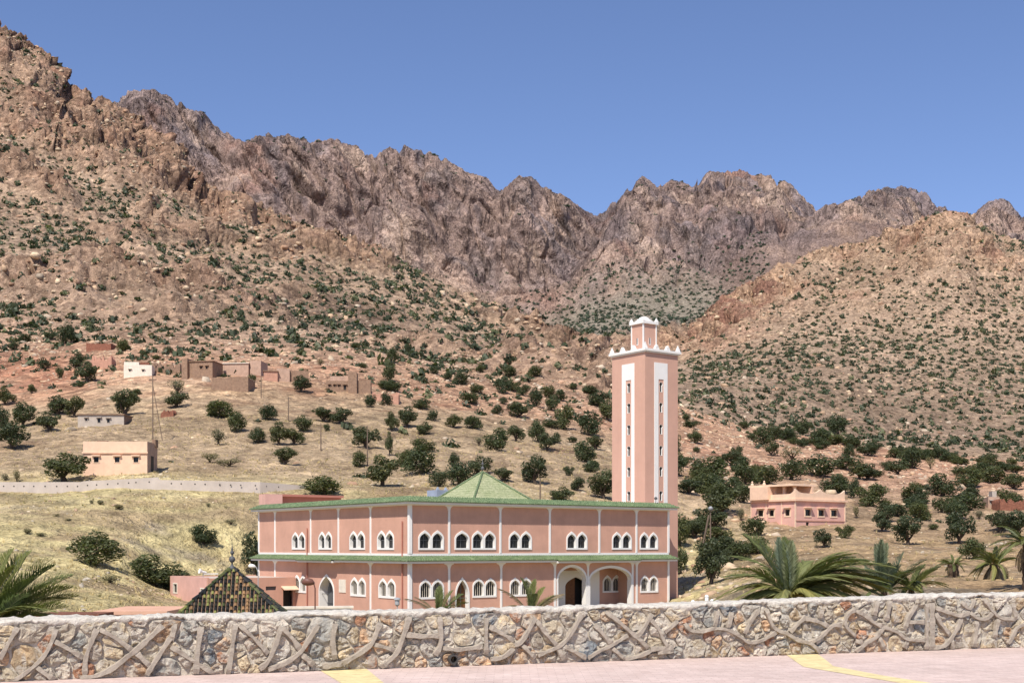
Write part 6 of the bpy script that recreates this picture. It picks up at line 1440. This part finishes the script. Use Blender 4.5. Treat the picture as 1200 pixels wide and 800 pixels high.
fr = [(100, 82, 76*k, 'g0'), (150, 62, 96*k, 'g0'), (170, 52, 80*k, 'g1'), (175, 40, 66*k, 'g1'), (185, 48, 92*k, 'g2'), (200, 40, 95*k, 'g3'), (160, 30, 88*k, 'g3'), (215, 28, 80*k, 'g3'), (180, 22, 82*k, 'g3'), (190, 8, 70*k, 'g3'),
      (60, 66, 84*k, 'g1'), (40, 58, 98*k, 'g2'), (20, 55, 110*k, 'g2'), (5, 50, 118*k, 'g2'), (-15, 46, 112*k, 'g2'), (-30, 42, 108*k, 'g3'), (15, 38, 118*k, 'g2'), (-5, 30, 112*k, 'g3'), (-40, 25, 100*k, 'g3'), (30, 28, 105*k, 'g2'), (-20, 18, 98*k, 'g3'), (8, 14, 95*k, 'g3'),
      (80, 40, 95*k, 'g2'), (120, 35, 90*k, 'g2'), (50, 35, 100*k, 'g2'), (-60, 45, 80*k, 'g3'), (-90, 50, 75*k, 'g3'), (-120, 45, 80*k, 'g3'), (-75, 65, 78*k, 'g2'), (-10, 68, 92*k, 'g2'), (25, 72, 90*k, 'g1'), (-45, 62, 95*k, 'g2'), (10, 62, 120*k, 'g2'), (-150, 20, 75*k, 'g3'), (-100, 15, 65*k, 'g3'),
      (12, 58, 112*k, 'g1'), (-12, 54, 116*k, 'g1'), (28, 48, 112*k, 'g1'), (-28, 60, 104*k, 'g1'), (0, 44, 110*k, 'g1'), (35, 64, 96*k, 'g1'), (-6, 72, 86*k, 'g1'), (165, 70, 84*k, 'g1'), (195, 58, 86*k, 'g1'), (140, 50, 80*k, 'g1'), (-35, 34, 100*k, 'g2'), (18, 24, 104*k, 'g2'), (205, 50, 70*k, 'g2'), (178, 64, 70*k, 's0'), (110, 74, 72*k, 's0'), (70, 78, 66*k, 's0')]
palm('date_palm', (c.x, Y, gz), c.z, 0.22, fr, 'large windblown date palm with long arching fronds just behind the wall')
def ringf(n, el0, el1, ln, keys, bias=0, seed=0):
    r = np.random.default_rng(seed); return [(360*i_/n+r.uniform(-15, 15)+bias, r.uniform(el0, el1), ln*r.uniform(0.8, 1.15), keys[r.integers(len(keys))]) for i_ in range(n)]
Y = 60; c = ppx(1036, 694, Y); k = Y/F
k *= 1.2; palm('date_palm', (c.x, Y, ground_z(c.x, Y)), c.z, 0.16, [(95, 88, 52*k, 's0'), (120, 80, 48*k, 's0'), (60, 76, 50*k, 's0'), (20, 40, 52*k, 'g0'), (10, 48, 54*k, 's1'), (170, 48, 50*k, 's1'), (160, 60, 46*k, 's0'), (185, 32, 42*k, 's1')]+ringf(22, 15, 70, 40*k, ['s1', 's0', 'g1'], 0, 3), 'spiky blue-green young palm between the large palm and the stubby palm', dead=5, dl=26*k)
c = ppx(1068, 690, 62)
palm('date_palm', (c.x, 62, ground_z(c.x, 62)), c.z, 0.14, ringf(30, 15, 80, 40*62/F, ['g1', 'g2', 'g0'], 0, 4), 'low bushy palm touching the spiky blue-green palm', dead=8, dl=24*62/F)
Y = 84; c = ppx(1117, 662, Y); k = Y/F; g = ppx(1117, 683, Y)
palm('date_palm', (c.x, Y, ground_z(c.x, Y)), c.z, 6.0*k, ringf(20, 5, 78, 17*k, ['g1', 'g0'], 0, 5), 'small stubby palm with a thick dark trunk on the brown slope', dead=16, dl=13*k)
Y = 78; c = ppx(1165, 662, Y); k = Y/F
palm('date_palm', (c.x, Y, ground_z(c.x, Y)), c.z, 5.2*k, ringf(36, 5, 80, 28*k, ['g1', 'g0', 'g2'], 0, 6), 'short palm with a grey skirt of hanging dead fronds', dead=34, dl=27*k)
Y = 70; c = ppx(1204, 638, Y); k = Y/F
palm('date_palm', (c.x, Y, ground_z(c.x, Y)), c.z, 5.2*k, ringf(36, 5, 78, 37*k, ['g2', 'g1', 's1'], 0, 7), 'taller palm at the end of the row with drooping dead fronds', dead=22, dl=34*k)
Y = 31; c = ppx(-22, 745, Y); k = Y/F*1.02
fr = [(80, 78, 112*k, 'g0'), (60, 70, 118*k, 'g0'), (30, 62, 122*k, 'g0'), (10, 56, 118*k, 'g0'), (20, 48, 122*k, 'g0'), (-10, 42, 118*k, 'g1'), (5, 40, 120*k, 'g0'), (-25, 52, 110*k, 'g1'), (25, 34, 115*k, 'g0'), (-5, 30, 112*k, 'g0'), (40, 58, 105*k, 'g1'), (-40, 64, 105*k, 'g0'), (-60, 58, 90*k, 'g1'), (15, 66, 108*k, 's0'), (0, 50, 100*k, 's1'), (-20, 34, 105*k, 'g1'), (120, 70, 100*k, 'g0'), (170, 60, 90*k, 'g1'), (35, 44, 100*k, 'g1'), (10, 24, 100*k, 'g1'), (150, 50, 90*k, 'g1'), (200, 45, 90*k, 'g1'), (-15, 58, 96*k, 'g0'), (-30, 44, 95*k, 's1'), (50, 50, 95*k, 'g0')]
palm('date_palm', (c.x, Y, ground_z(c.x, Y)), c.z, 0.2, fr, 'leaning palm with stiff grey-green fronds beside the red brick shed')
Y = 27; c = ppx(514, 722, Y); k = Y/F
palm('young_palm', (c.x, Y, ground_z(c.x, Y)), c.z, 0.08, [(170, 50, 46*k, 'd'), (150, 58, 40*k, 'd'), (95, 82, 38*k, 'g0'), (120, 85, 34*k, 'g0'), (40, 70, 36*k, 'g0'), (15, 45, 36*k, 'g0'), (5, 35, 38*k, 'g0'), (25, 52, 40*k, 'g0'), (-10, 28, 36*k, 'g1'), (-60, 60, 30*k, 'g1'), (175, 38, 30*k, 'g1')], 'young palm below the mosque corner with dry brown outer fronds')
c = ppx(622, 720, Y)
palm('young_palm', (c.x, Y, ground_z(c.x, Y)), c.z, 0.08, [(165, 62, 50*k, 'd'), (120, 78, 48*k, 'g0'), (90, 84, 44*k, 'g0'), (50, 66, 40*k, 'g0'), (20, 52, 50*k, 'd'), (10, 38, 42*k, 'g0'), (-5, 26, 40*k, 'g1'), (160, 48, 34*k, 'g1'), (-70, 60, 34*k, 'g0'), (30, 44, 40*k, 'g0')], 'young palm before the porch arches of the mosque')
